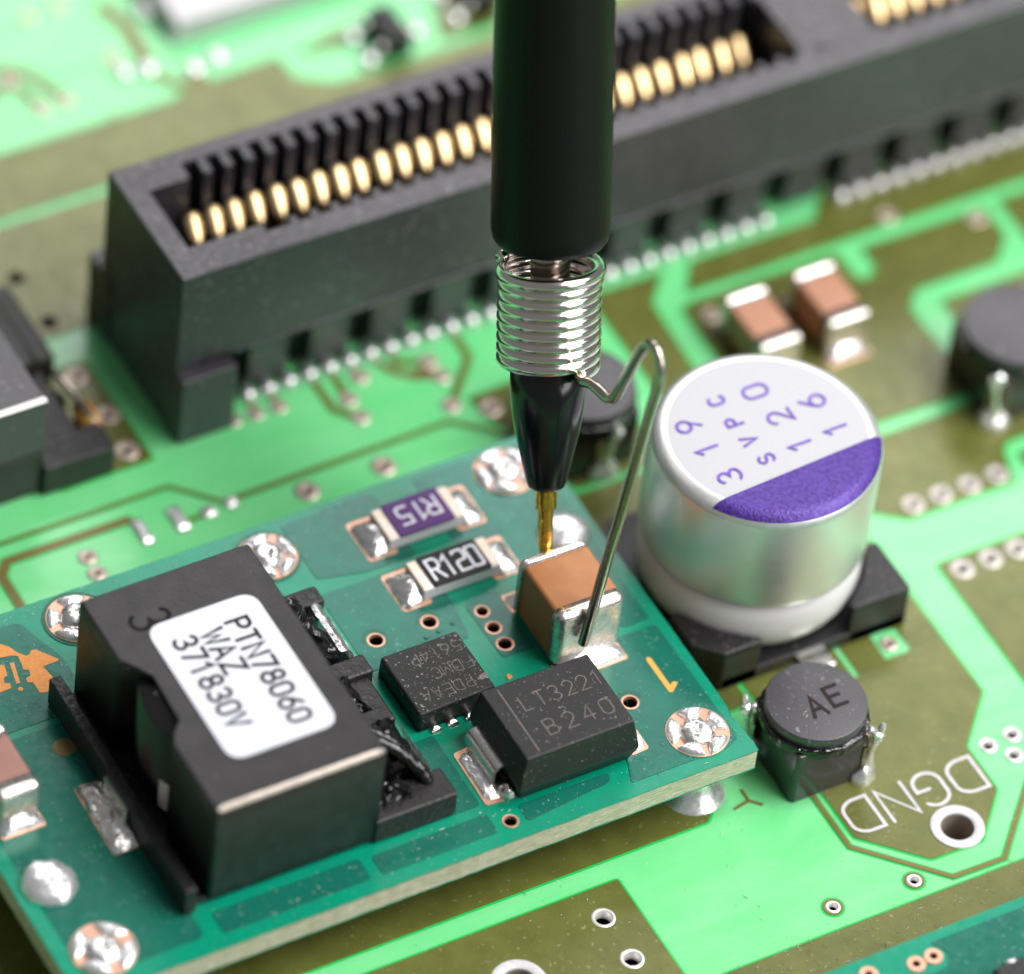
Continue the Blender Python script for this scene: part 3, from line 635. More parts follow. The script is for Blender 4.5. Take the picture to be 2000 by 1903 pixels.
# ------------------------------------------------------------------ transistor package
tq = root('power_transistor', (-8.2, -9.2, DT), 'square matt black transistor package engraved FDMC 5614P upside down', 'transistor')
bm = bmesh.new(); b_prism(bm, [(-9.72, -10.62), (-6.75, -10.52), (-6.78, -7.75), (-9.72, -7.75)], DT+.08, 3.78, .10, 3, .03); finish(bm, 'package', 'ic_rough', tq, 180, True)
items = []
for txt, y, xs in (('5614P', -8.15, -7.0), ('FDMC', -8.95, -6.98), ('PDEAA', -9.72, -7.35)):
    items.append(((txt, (xs, y), XN, YN, .46, .032, 3.787), dict(pitch=.86)))
lettering('engraved_character', items, 'engrave', tq)
pillow('engraved_mark', wobble(circle(-6.98, -9.95, .17, 9), .07), 3.772, .012, 'engrave', tq, base=.008)
pillow('engraved_dot', wobble(circle(-6.95, -8.0, .06, 7), .02), 3.775, .01, 'engrave', tq, base=.006)
for i in range(4):
    x = -9.3+i*.65
    pillow('lead', wobble(round_poly([(x, -10.85), (x+.4, -10.85), (x+.4, -10.35), (x, -10.35)], .08), .02), DT, .14, 'steel', tq)
    pillow('lead', round_poly([(x, -7.85), (x+.4, -7.85), (x+.4, -7.55), (x, -7.55)], .08), DT, .10, 'dmask_dark', tq)

# ------------------------------------------------------------------ diode
dq = root('power_diode', (-5.95, -13.1, DT), 'black diode block engraved LT3221 B240 with one folded tin lead', 'diode')
bm = bmesh.new()
lo, mid, hi = (-8.0, -3.85, -14.52, -11.45), (-8.22, -3.70, -14.78, -11.25), (-8.0, -3.95, -14.62, -11.42)
R0 = []
for (x0, x1, y0, y1), z in ((lo, DT+.08), (mid, 3.72), (mid, 3.84), (hi, 5.05)):
    R0.append([bm.verts.new((x, y, z)) for x, y in ((x0, y0), (x1, y0), (x1, y1), (x0, y1))])
for A, B in zip(R0, R0[1:]):
    for i in range(4): bm.faces.new((A[i], A[(i+1) % 4], B[(i+1) % 4], B[i]))
bm.faces.new(R0[0]); ft = bm.faces.new(R0[-1])
bmesh.ops.bevel(bm, geom=[e for e in bm.edges if not (e.verts[0].co.z < 3 and e.verts[1].co.z < 3)], offset=.06, segments=3, affect='EDGES', profile=.5)
finish(bm, 'package', 'ic', dq, 180, True)
items = [(('LT3221', (-7.02, -12.78), XP, YP, .62, .042, 5.058), dict(pitch=.86, wscale=.95)), (('B240', (-6.78, -14.02), XP, YP, .66, .042, 5.058), dict(pitch=1.05))]
lettering('engraved_character', items, 'engrave', dq)
bm = bmesh.new(); b_ribbon(bm, [(-7.45, -14.45), (-7.45, -11.6)], .045, 5.056); finish(bm, 'cathode_line', 'engrave', dq)
def strap(name, path, y0, y1, th, material, parent):
    bm = bmesh.new(); P = [Vector((a, 0, b)) for a, b in path]; n = len(P); up_, dn = [], []
    for i in range(n):
        t = (P[min(i+1, n-1)]-P[max(i-1, 0)]).normalized(); nn = Vector((-t.z, 0, t.x))
        up_.append(P[i]+nn*th/2); dn.append(P[i]-nn*th/2)
    prof = up_+list(reversed(dn)); m_ = len(prof); bev = .05
    A = [bm.verts.new((p.x, y0, p.z)) for p in prof]; B = [bm.verts.new((p.x, y1, p.z)) for p in prof]
    bm.faces.new(A); bm.faces.new(list(reversed(B)))
    for i in range(m_): bm.faces.new((A[i], A[(i+1) % m_], B[(i+1) % m_], B[i]))
    return finish(bm, name, material, parent, 40)
pl = catmull([(-8.05, 0, 3.80), (-8.30, 0, 3.82), (-8.52, 0, 3.74), (-8.60, 0, 3.5), (-8.60, 0, 3.25), (-8.50, 0, 3.06), (-8.2, 0, 3.02)], 5)
strap('lead', [(p.x, p.z) for p in pl], -13.72, -11.85, .14, 'steel', dq)
pl = catmull([(-3.9, 0, 3.80), (-3.62, 0, 3.78), (-3.46, 0, 3.7), (-3.4, 0, 3.5), (-3.4, 0, 3.25), (-3.5, 0, 3.06), (-3.8, 0, 3.02)], 5)
strap('lead', [(p.x, p.z) for p in pl], -14.0, -12.1, .14, 'steel', dq)
bm = bmesh.new(); b_prism(bm, round_poly([(-9.15, -14.3), (-8.0, -14.4), (-8.0, -11.75), (-9.1, -11.9)], .12), DT+.004, DT+.034); finish(bm, 'pad', 'copper_bare', dq)
pillow('solder_fillet', wobble(dense(round_poly([(-9.06, -14.1), (-8.45, -14.2), (-8.45, -11.9), (-9.03, -12.1)], .2), .2), .03), DT+.03, .22, 'solder_bright', dq, jit=.12, apex=(-8.7, -13.0), power=.8)
pillow('solder_fillet', wobble(circle(-8.25, -14.1, .33, 14), .03), DT+.03, .42, 'steel', dq)
bm = bmesh.new(); b_prism(bm, round_poly([(-3.7, -14.45), (-3.0, -14.4), (-3.0, -11.9), (-3.7, -11.9)], .12), DT+.004, DT+.034); finish(bm, 'pad', 'copper_bare', dq)
pillow('solder_fillet', wobble(dense(round_poly([(-3.6, -14.35), (-3.08, -14.3), (-3.08, -12.0), (-3.6, -12.0)], .15), .2), .02), DT+.03, .2, 'solder_bright', dq, jit=.1)

# ================================================================== TRANSFORMER ON THE DAUGHTER BOARD
tr = root('power_inductor', (-16.2, -9.2, DT), 'big black inductor block with white label reading PTN78060 WAZ', 'inductor')
core = [(-19.35, -4.35), (-13.1, -4.35), (-13.1, -14.15), (-19.35, -14.15), (-19.35, -11.0), (-18.95, -10.8), (-18.5, -10.35), (-18.42, -8.2), (-18.75, -7.65), (-19.35, -7.3)]
bm = bmesh.new(); b_prism(bm, core, 3.12, 7.6, .15, 3); finish(bm, 'ferrite_core', 'ferrite', tr, 180, True)
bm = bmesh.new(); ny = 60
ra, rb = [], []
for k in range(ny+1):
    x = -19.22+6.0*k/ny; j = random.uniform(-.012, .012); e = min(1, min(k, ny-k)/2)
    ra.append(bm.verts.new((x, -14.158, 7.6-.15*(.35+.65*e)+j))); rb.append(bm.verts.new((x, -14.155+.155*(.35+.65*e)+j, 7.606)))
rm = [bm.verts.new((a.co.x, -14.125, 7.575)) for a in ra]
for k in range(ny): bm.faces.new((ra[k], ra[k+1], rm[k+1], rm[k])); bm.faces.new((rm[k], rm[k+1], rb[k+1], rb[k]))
finish(bm, 'edge_highlight_strip', 'edge_glint', tr, 180)  # added strip: the top front edge's highlight put into colour and shape
lab = round_poly([(-17.95, -12.55), (-14.0, -12.55), (-14.0, -6.35), (-17.95, -6.35)], .62, 8)
bm = bmesh.new(); b_prism(bm, lab, 7.6, 7.645); LB = finish(bm, 'label', 'label', tr)
items = [(('PTN78060', (-15.45, -7.25), YN, XP, .76, .135, 7.652), dict(pitch=.80, wscale=.92)),
         (('WAZ', (-16.42, -7.35), YN, XP, .76, .135, 7.652), dict(pitch=.93, wscale=1.0)),
         (('371830V', (-17.38, -7.25), YN, XP, .76, .135, 7.652), dict(pitch=.80, wscale=.92))]
lettering('printed_character', items, 'ink', LB)
lettering('stamped_numeral', [(('3', (-18.25, -5.72), YN, XP, 1.35, .15, 7.606), dict(wscale=.8))], 'ink_soft', tr)
# winding seen through the notch
bm = bmesh.new(); prof = [(2.9, 3.2)]
for k in range(16):
    z = 3.3+k*.24; prof += [(3.0, z), (3.09, z+.06), (3.09, z+.14), (3.0, z+.2)]
b_lathe(bm, prof+[(2.5, 7.3)], 72, (-16.15, -9.25, 0)); finish(bm, 'winding', 'winding', tr, 60)
for k in range(9):  # bright arcs added to stand for the glint stripes on the winding
    bm = bmesh.new(); z = 3.55+k*.15
    b_tube(bm, [(-16.15+3.16*cos(a), -9.25+3.16*sin(a), z) for a in [pi+.30+.32*j/10 for j in range(11)]], .062, 8); finish(bm, 'winding_glint', 'nickel', tr, 180)
# bobbin
bm = bmesh.new()
b_box(bm, -19.75, -12.9, -14.05, -4.5, DT+.06, 3.2, .03)
b_box(bm, -20.28, -19.82, -14.3, -4.35, DT+.06, 4.15, .07)
b_box(bm, -13.3, -10.28, -4.98, -4.2, DT+.06, 4.02, .12); b_box(bm, -13.3, -10.25, -8.4, -7.55, DT+.06, 4.05, .12)
b_box(bm, -13.3, -10.45, -10.25, -8.3, DT+.06, 3.85, .14); b_box(bm, -13.3, -10.22, -14.22, -12.95, DT+.06, 4.02, .10)
b_box(bm, -13.3, -10.6, -10.6, -9.9, DT+.06, 4.12, .1)
finish(bm, 'bobbin', 'bobbin', tr, 180, True)
# black resin between core and terminals
for (x0, x1, y0, y1, h) in ((-13.2, -10.72, -7.6, -4.9, 2.0), (-13.2, -10.5, -12.95, -10.3, 2.1), (-13.2, -10.75, -10.3, -7.7, 1.5), (-13.2, -10.6, -5.2, -4.4, 1.5), (-13.2, -11.2, -14.0, -12.6, 1.4)):
    ol = wobble(dense(round_poly([(x0, y0), (x1, y0), (x1, y1), (x0, y1)], .3), .35), .05)
    pillow('resin', ol, DT+.05, h, 'resin', tr, rings=9, jit=.10, apex=(x0+.9, (y0+y1)/2), power=.65)
for (ya, yb, pth) in ((-7.40, -5.15, [(-10.98, 0, 4.22), (-10.74, 0, 4.20), (-10.55, 0, 3.98), (-10.45, 0, 3.5), (-10.3, 0, 3.1), (-10.05, 0, 2.97)]),
                      (-12.70, -10.7, [(-10.66, 0, 4.22), (-10.52, 0, 3.9), (-10.42, 0, 3.5), (-10.3, 0, 3.1), (-10.1, 0, 2.97)])):
    pl = catmull(pth, 5); bm = bmesh.new(); rows = []; ny = 14
    for k in range(ny+1):
        y = ya+(yb-ya)*k/ny; wob = random.uniform(-.022, .022)
        rows.append([bm.verts.new((p.x+wob+random.uniform(-.015, .015), y, p.z+wob*.8)) for p in pl])
    for A, B in zip(rows, rows[1:]):
        for i in range(len(pl)-1): bm.faces.new((A[i], A[i+1], B[i+1], B[i]))
    bmesh.ops.solidify(bm, geom=bm.faces[:], thickness=.07)
    finish(bm, 'terminal', 'solder', tr, 60)
for dy, rr in ((0, .24), (.50, .18)):
    bm = bmesh.new(); b_tube(bm, catmull([(-13.0, -11.3+dy, 5.0), (-12.4, -11.8+dy, 5.25), (-11.7, -12.4+dy, 4.95), (-11.1, -13.0+dy, 4.4), (-10.9, -13.3+dy, 3.95)], 6), rr, 12)
    finish(bm, 'enamelled_wire', 'resin', tr, 180)
# terminal on the left flange
strap('terminal', [(-20.62, 2.98), (-20.40, 3.0), (-20.36, 3.3), (-20.36, 3.85), (-20.33, 4.02)], -10.35, -8.75, .14, 'steel', tr)
ol = wobble(dense(round_poly([(-21.15, -11.05), (-20.25, -11.1), (-20.25, -8.05), (-21.1, -8.0)], .1), .3), .03)
bm = bmesh.new(); b_prism(bm, offset_poly(round_poly([(-21.15, -11.05), (-20.25, -11.1), (-20.25, -8.05), (-21.1, -8.0)], .1), .03), DT+.004, DT+.03); finish(bm, 'pad', 'copper_bare', tr)
pillow('solder_fillet', ol, DT+.02, .35, 'solder', tr, jit=.25, apex=(-20.45, -9.5), power=.8)
pillow('copper_spot', circle(-20.62, -6.3, .38, 18), DT+.02, .01, 'trace', tr, base=.01)  # brown instead of bare copper: shade beside the flange put into the colour

# ================================================================== ALUMINIUM CAPACITOR
cx, cy = 5.10, -7.28
ac = root('aluminium_capacitor', (cx, cy, 0), 'silver can capacitor with violet segment and violet numbers on top', 'capacitor')
rc = 3.98; ZT = 7.70
bm = bmesh.new()
prof = [(3.5, 3.15), (3.8, 3.18), (3.94, 3.28), (rc, 3.45), (rc, ZT-.57)]
for k in range(1, 9):
    a = radians(k*90/9); prof.append((rc-.55+.55*cos(a), ZT-.55+.55*sin(a)))
prof += [(rc-.55, ZT)]
b_lathe(bm, prof, 96, (cx, cy, 0), cap1=False); finish(bm, 'can', 'can', ac, 60)
bm = bmesh.new(); b_lathe(bm, [(rc-.55, ZT), (rc-.8, ZT+.012), (0, ZT+.016)], 96, (cx, cy, 0), cap0=False); finish(bm, 'can_top', 'can_top', ac, 60)
bm = bmesh.new(); b_lathe(bm, [(3.3, .55), (3.62, 1.0), (3.84, 1.45), (3.90, 1.9), (3.88, 2.45), (3.76, 2.92), (3.5, 3.16), (3.2, 3.25)], 80, (cx, cy, 0)); finish(bm, 'rubber_ring', 'can_ring', ac, 70)
# violet segment: chord across the front-right, following the rolled edge
def seg_pt(x, y):
    r = math.hypot(x, y); rf = rc-.55
    if r <= rf: return ZT+.042
    a = math.acos(min(1, (r-rf)/.55)); return ZT-.55+.55*sin(a)+.04
bm = bmesh.new(); RO = rc-.085; n = 40; rows = 12; CR, SR = cos(radians(3.4)), sin(radians(3.4)); CH = 1.83
grid = []
for i in range(n+1):
    t = i/n
    row = []
    xa = -math.sqrt(RO**2-CH**2); xb = -xa
    x = xa+(xb-xa)*t
    yo = -math.sqrt(max(0, RO**2-x*x))
    for j in range(rows+1):
        yy = -CH+(yo+CH)*(j/rows); row.append(bm.verts.new((cx+x*CR-yy*SR, cy+x*SR+yy*CR, seg_pt(x, yy))))
    grid.append(row)
for i in range(n):
    for j in range(rows):
        try: bm.faces.new((grid[i][j], grid[i+1][j], grid[i+1][j+1], grid[i][j+1]))
        except ValueError: pass
bmesh.ops.remove_doubles(bm, verts=bm.verts, dist=1e-4)
finish(bm, 'violet_segment', 'violet', ac, 60)
# printed characters: measured centres on the can top
def cap_char(ch, px, py, h, st=.10, ws=1.0):
    # read along +y, tops towards -x
    return ((ch, (px-.40+h/2, py-.54-.3*h*ws), YP, XN, h, st, ZT+.045), dict(wscale=ws))
CT = [('3', 3.30, -7.93, .82), ('1', 3.21, -6.53, .82), ('9', 3.18, -5.36, .84),
      ('S', 4.84, -7.76, .56), ('V', 4.73, -6.80, .56), ('P', 4.68, -5.83, .56), ('C', 4.62, -4.76, .56),
      ('1', 6.21, -7.63, .84), ('2', 6.23, -6.28, .86), ('0', 6.06, -4.91, .88),
      ('1', 7.68, -7.50, .84), ('6', 7.61, -6.14, .88)]
lettering('printed_character', [cap_char(*c) for c in CT], 'violet_text', ac)
# base with raised corners
bm = bmesh.new()
bx0, bx1, by0, by1 = 1.05, 9.32, -11.2, -3.2
b_prism(bm, [(bx0+.9, by0), (bx1, by0), (bx1, by1), (bx0+.9, by1), (bx0, by1-.9), (bx0, by0+.9)], .08, .62, .05)
def corner(pts):
    b_prism(bm, pts, .1, 1.95, .10, 2)
def corner_post(sx, sy, cham):
    X = bx1 if sx > 0 else bx0; Y = by1 if sy > 0 else by0
    a0 = math.atan2(Y-sy*0-cy, 0.0)
    L_ = 2.35; rr = 4.08
    xi = X-sx*L_; yi = Y-sy*L_
    # inner arc following the can
    p1 = (xi, Y); p2 = (X, yi)
    ang1 = math.atan2(math.sqrt(max(.01, rr**2-(xi-cx)**2))*sy, xi-cx); ang2 = math.atan2(yi-cy, math.sqrt(max(.01, rr**2-(yi-cy)**2))*sx)
    arcp = [(cx+rr*cos(ang1+(ang2-ang1)*k/8), cy+rr*sin(ang1+(ang2-ang1)*k/8)) for k in range(9)]
    out = [p2]
    if cham: out += [(X, Y-sy*.85), (X-sx*.85, Y)]
    else: out += [(X, Y)]
    out += [p1]
    corner(ccw(arcp+out))
corner_post(1, -1, False); corner_post(-1, -1, True); corner_post(1, 1, False)
finish(bm, 'base', 'base_black', ac, 180, True)
bm = bmesh.new(); b_box(bm, 5.0, 6.15, -11.9, -10.9, .04, .22, .05); finish(bm, 'lead', 'steel', ac, 180, True)

# ================================================================== DRUM INDUCTORS
def drum(name, x, y, label, rz, marked=False, rr=1.80, toff=0.0):
    r = root(name, (x, y, 0), label, 'inductor', 'drum inductors on the main board')
    bm = bmesh.new(); hb = rr*.82
    b_prism(bm, round_poly([(x-hb, y-hb), (x+hb, y-hb), (x+hb, y+hb), (x-hb, y+hb)], .18, 3), .02, 2.36, .03); finish(bm, 'ferrite_body', 'ferrite_gloss', r, 40)
    bm = bmesh.new(); q = .85
    b_prism(bm, wobble([(x+rr*1.04*cos(radians(a)), y+rr*1.04*sin(radians(a))) for a in range(8, 368, 24)], .05), 2.22, 2.60, .08); finish(bm, 'resin_collar', 'resin', r, 40)
    bm = bmesh.new(); b_lathe(bm, [(rr-.16, 2.5), (rr-.08, 2.6), (rr-.05, 2.98), (rr-.08, 3.04), (rr-.14, 3.06), (0, 3.065)], 56, (x, y, 0)); finish(bm, 'drum_top', 'ferrite_grey', r, 40)
    ca, sa = cos(rz), sin(rz)
    def Tq(u, v):
        u = u+toff*(1 if u > 0 else -1)
        return (x+u*ca-v*sa, y+u*sa+v*ca)
    for s in (-1, 1):
        pts = []
        a, b = Tq(s*1.75, -.55), Tq(s*1.75, .35)
        bm = bmesh.new()
        p = [Tq(s*1.62, -.5), Tq(s*1.95, -.5), Tq(s*1.95, .4), Tq(s*1.62, .4)]
        b_prism(bm, [Tq(s*1.52, -.42), Tq(s*1.64, -.42), Tq(s*1.64, .28), Tq(s*1.52, .28)], .1, 1.7)
        t = finish(bm, 'terminal', 'dark_nickel', r)
        pillow('solder', wobble([Tq(s*1.58+.50*cos(th), -.1+.60*sin(th)) for th in [2*pi*k/16 for k in range(16)]], .05), .02, .62, 'solder_bright', r, jit=.16, power=.75)
        bm = bmesh.new()
        h1 = Tq(s*1.55, -.1); h2 = Tq(s*1.88, -.28); h3 = Tq(s*2.0, -.12)
        b_tube(bm, catmull([(*h1, 2.25), (*Tq(s*1.75, -.15), 2.2), (*h2, 2.3), (*h3, 2.75)], 4), .13, 8, taper=lambda t: 1.3-.75*t+.35*sin(9*t))
        b_tube(bm, catmull([(*h2, 2.35), (*Tq(s*1.80, -.2), 1.6), (*Tq(s*1.72, -.1), .8), (*Tq(s*1.78, -.1), .3)], 4), .11, 8, taper=lambda t: 1.0+.25*sin(11*t)+.4*t)
        b_lathe(bm, [(0, -.24), (.2, -.15), (.17, -.02), (.23, .08), (.1, .2), (0, .26)], 9, (*h2, 2.30), (.35, .2, .9)); finish(bm, 'wire_end', 'solder_bright', r, 60)
    for k in range(5):
        a = Tq(1.55, -.3+.12*k)
        bm = bmesh.new(); b_tube(bm, [(*Tq(1.2, -.3+.12*k), 2.42), (*Tq(1.56, -.35+.1*k), 2.3), (*Tq(1.66, -.3+.1*k), 1.9)], .035, 6); finish(bm, 'copper_wire', 'copper_bare', r, 60)
    if marked:
        lettering('printed_character', [(('A', (x-.42, y-.62), XP, YP, .84, .15, 3.071), dict(wscale=1.0)), (('E', (x+.42, y-.48), XP, YP, .84, .15, 3.071), dict(wscale=1.05))], 'brown_ink', r)
    return r
drum('drum_inductor', 3.08, -15.03, 'dark drum inductor marked AE beside the daughter board corner', radians(-40), True, 1.80, .36)
drum('drum_inductor', 3.16, .9, 'dark drum inductor half hidden behind the probe', pi/2)
drum('drum_inductor', 18.62, -2.85, 'blurred dark drum inductor cut by the right picture edge', radians(-132), False, 2.0, .45)

# ================================================================== SLOT CONNECTOR
x0 = -9.75; x1 = 62.0; PT = .815; GX = -6.95; NC = 60
cn = root('slot_connector', (-9.75, 7.0, 0), 'long black card slot connector with a row of gold contacts', 'connector')
bm = bmesh.new()
b_box(bm, x0, x1, 7.02, 8.0, 3.35, 7.8, .07)                      # front wall
b_box(bm, x0, x1, 12.1, 12.72, 3.0, 7.8, .07)                     # back wall
b_box(bm, x0-.015, -8.85, 7.00, 12.74, .02, 7.81, .07)                  # end wall
b_box(bm, -7.5, x1, 6.95, 7.4, 3.30, 3.47, .04)
b_box(bm, x0+.03, x1, 7.9, 12.3, 2.9, 3.6)                        # floor
b_box(bm, x0+.05, x1, 8.35, 12.6, .3, 3.2)                        # skirt
b_box(bm, x0, -7.6, 6.5, 8.4, .02, 3.15, .08)                     # front foot
b_box(bm, x0-.12, -8.6, 12.0, 13.55, .02, 3.1, .08)               # rear foot
b_box(bm, x0-.02, x0+.5, 9.2, 10.6, .02, 6.6, .05)
# keyed bridge
kx0, kx1 = GX+PT*27.6, GX+PT*31.4
b_box(bm, kx0, kx1, 7.9, 12.2, 3.5, 7.74, .05)
b_box(bm, -8.9, GX-.32, 11.35, 12.2, 3.4, 7.78, .03)
b_box(bm, -8.9, GX-.3+PT*1.5, 7.9, 8.36, 3.4, 7.78, .04)
HS = finish(bm, 'housing', 'housing', cn, 180, True)
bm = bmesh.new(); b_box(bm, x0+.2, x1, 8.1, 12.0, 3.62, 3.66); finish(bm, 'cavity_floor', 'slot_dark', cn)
def one(name, x0_, x1_, y0_, y1_, z0_, z1_, material, par, bev=.03):
    bm = bmesh.new(); b_box(bm, x0_, x1_, y0_, y1_, z0_, z1_, bev, 2)
    me = bpy.data.meshes.new(name); bmesh.ops.recalc_face_normals(bm, faces=bm.faces); bm.to_mesh(me); bm.free(); me.materials.append(M[material])
    o = bpy.data.objects.new(name, me); COL.objects.link(o); o.parent = par; return o
rib = one('rib', -.17, .17, 11.35-7, 12.15-7, 3.5, 7.77, 'housing', cn); frib = one('front_rib', -.17, .17, 7.95-7, 8.36-7, 3.5, 7.74, 'housing', cn, .05)
skw = one('skirt_post', -.75, .75, 7.86-7, 8.40-7, .3, 3.34, 'housing', cn, .03)
# curved gold contact
bm = bmesh.new(); prof = catmull([(-.08, 11.45-7, 5.9), (-.10, 11.28-7, 6.18), (-.12, 11.06-7, 6.33), (-.15, 10.82-7, 6.27), (-.2, 10.5-7, 6.10), (-.25, 10.15-7, 5.87), (-.27, 9.98-7, 5.6), (-.26, 10.05-7, 5.1), (-.2, 10.6-7, 4.2), (-.1, 11.3-7, 3.6)], 5)
W5 = [(-.30, -.06), (-.22, -.012), (-.11, .018), (0, .028), (.11, .018), (.22, -.012), (.30, -.06)]; prev = None
for i, p in enumerate(prof):
    t = (prof[min(i+1, len(prof)-1)]-prof[max(i-1, 0)]).normalized(); nn = Vector((0, t.z, -t.y))
    if nn.z < 0 and nn.y > 0: nn = -nn
    ws_ = .55+.45*sin(pi*max(0, min(1, (i-3)/24)))**.6; row = [bm.verts.new(p+Vector((a*ws_, 0, 0))+nn*(b*1.6)) for a, b in W5]
    if prev:
        for j in range(6): bm.faces.new((prev[j], prev[j+1], row[j+1], row[j]))
    prev = row
me = bpy.data.meshes.new('contact'); bmesh.ops.recalc_face_normals(bm, faces=bm.faces); bm.to_mesh(me); bm.free(); me.materials.append(M['gold']); me.shade_smooth()
con = bpy.data.objects.new('contact', me); COL.objects.link(con); con.parent = cn
bm = bmesh.new(); b_pillow(bm, [(.33*cos(2*pi*k/14), .38*sin(2*pi*k/14)) for k in range(14)], .0, .34, rings=4); b_tube(bm, [(0, .75, .12), (0, .3, .14), (0, .05, .1)], .12, 8)
me = bpy.data.meshes.new('solder_pin'); bmesh.ops.recalc_face_normals(bm, faces=bm.faces); bm.to_mesh(me); bm.free(); me.materials.append(M['solder_bright']); me.shade_smooth()
spin = bpy.data.objects.new('solder_pin', me); COL.objects.link(spin); spin.parent = cn
firsts = {id(rib): True, id(frib): True, id(con): True, id(spin): True, id(skw): True}
def put(src, x, y=0.0, z=0.0):
    loc = (x-cn.location.x, y, z)
    if firsts.pop(id(src), None): src.location = loc; return src
    return link_copy(src, loc, cn)
for i in range(NC):
    x = GX+i*PT
    if x > 30: break
    if not (27.3 < i < 31.7):
        c_ = put(con, x-.22+random.uniform(-.02, .02)); c_.rotation_euler = (random.uniform(-.012, .012), 0, random.uniform(-.015, .015))
    if not (27 < i < 31): put(rib, x+PT/2)
    if i >= 2 and not (28.6 < i < 31): put(frib, x+PT/2)
    xp = -6.46+i*.813
    if not (26.2 < i < 29.5): put(spin, xp, 7.64-7.0)
for k in range(17):
    xs = -5.6+k*2.44
    put(skw, xs)

# ================================================================== LEFT-HAND TRANSFORMER, PARTLY IN FRAME
lt = root('power_inductor', (-19, 9, 0), 'blurred grey-black boxy inductor cut by the left picture edge', 'inductor')
bm = bmesh.new(); b_box(bm, -24.0, -15.0, 6.5, 13.4, 2.16, 4.6, .06); finish(bm, 'upper_core', 'ferrite_grey', lt, 180, True)
bm = bmesh.new(); b_box(bm, -24.0, -15.02, 6.5, 13.4, .06, 2.1, .05); finish(bm, 'lower_core', 'ferrite', lt, 180, True)
bm = bmesh.new(); b_prism(bm, [(-24, 6.49), (-15.0, 6.49), (-15.0, 6.72), (-24, 6.72)], 4.58, 4.615, .01); finish(bm, 'core_edge_highlight', 'tinwhite', lt)  # white strip puts the highlight of this top front edge into the colour
bm = bmesh.new()
b_box(bm, -15.1, -12.35, 6.25, 7.6, .05, 1.4, .1); b_box(bm, -14.9, -13.2, 7.2, 12.6, .05, 1.5, .15); b_box(bm, -15.1, -12.3, 11.0, 14.9, .05, 1.35, .2); b_box(bm, -15.2, -13.3, 10.3, 14.6, .05, 2.3, .35)
finish(bm, 'bobbin', 'bobbin', lt, 180, True)
ol = wobble([(-12.5+.42*cos(t), 8.1+1.0*sin(t)) for t in [2*pi*k/18 for k in range(18)]], .05)
pillow('amber_glue', ol, .9, .55, 'amber', lt, jit=.15)
bm = bmesh.new(); b_tube(bm, catmull([(-12.5, 7.6, 1.3), (-12.6, 8.4, 1.5), (-12.7, 9.6, 1.5), (-12.7, 10.4, 1.3)], 5), .16, 10); finish(bm, 'wire_end', 'dark_nickel', lt, 180)
for y in (8.4, 10.0): pillow('terminal', circle(-12.9, y, .5, 14), .05, .5, 'resin', lt, jit=.2)

# ================================================================== FAR SMALL PARTS
wb = root('crystal_can', (3, 26, 0), 'blurred pale silver rectangular can at the top edge', 'component')
box('lid', -.75, 8.4, 24.62, 30.5, .12, 1.0, 'grey_case', wb, .22)
box('flange', -.85, 8.5, 24.55, 30.6, .03, .14, 'grey_case', wb, .04)
def sot(x, y, label):
    r = root('small_transistor', (x, y, 0), label, 'transistor', 'small transistors beyond the slot')
    bm = bmesh.new(); b_prism(bm, [(x-.55, y-1.0), (x+.55, y-1.0), (x+.55, y+1.0), (x-.55, y+1.0)], .12, 1.05, .08, 2, .06); finish(bm, 'package', 'ic', r, 180, True)
    for s, yy in ((-1, -.65), (-1, .65), (1, 0)):
        bm = bmesh.new(); b_tube(bm, catmull([(x+s*.5, y+yy, .55), (x+s*.8, y+yy, .5), (x+s*.9, y+yy, .15), (x+s*1.2, y+yy, .12)], 4), .17, 8); finish(bm, 'lead', 'steel', r, 180)
        pillow('solder', circle(x+s*1.15, y+yy, .38, 14), .03, .28, 'solder_bright', r)
sot(6.55, 21.5, 'blurred small black transistor beyond the slot, left of the probe top')
sot(10.6, 22.2, 'blurred small black transistor beyond the slot, right against the probe')

# ================================================================== SECOND DAUGHTER BOARD, LOWER RIGHT CORNER
d2 = root('converter_board', (10, -32, 0), 'second teal green board peeking in at the lower right corner', 'circuit board')
bm = bmesh.new(); o2 = [(-12, -45), (40, -45), (40, -25.03), (-12, -25.03)]
DV2 = [(.39, -25.98, .14), (1.07, -25.94, .14), (-1.24, -25.69, .14)]
b_sheet(bm, o2, DT-.05, DT, [circle(x, y, r+.02, 14) for x, y, r in DV2]); finish(bm, 'mask_surface', 'dboard', d2)
bm = bmesh.new(); b_sheet(bm, offset_poly(o2, -.01), DB, DT-.052, [circle(x, y, r+.02, 14) for x, y, r in DV2]); finish(bm, 'laminate_edge', 'fibre', d2)
bm = bmesh.new(); b_sheet(bm, round_poly([(1.25, -25.42), (40, -25.34), (40, -44), (.3, -44), (.4, -26.6), (1.3, -26.5), (1.6, -26.0)], .12), DT-.01, DT+.025); finish(bm, 'copper_pour', 'dpour', d2)
for x, y, r in DV2:
    bm = bmesh.new(); b_lathe(bm, [(.33, DT+.015), (.31, DT+.05), (r, DT+.045), (r, DB)], 22, (x, y, 0), cap0=False, cap1=False); v = finish(bm, 'via', 'copper_bare', d2, 50)
    bm = bmesh.new(); b_lathe(bm, [(r-.01, DT-.1), (r-.01, DB), (0, DB)], 16, (x, y, 0), cap0=False); finish(bm, 'via_bore', 'slot_dark', v)
bk = root('chip_package', (4.5, -29, DT), 'dark chip package just showing in the lower right corner', 'chip')
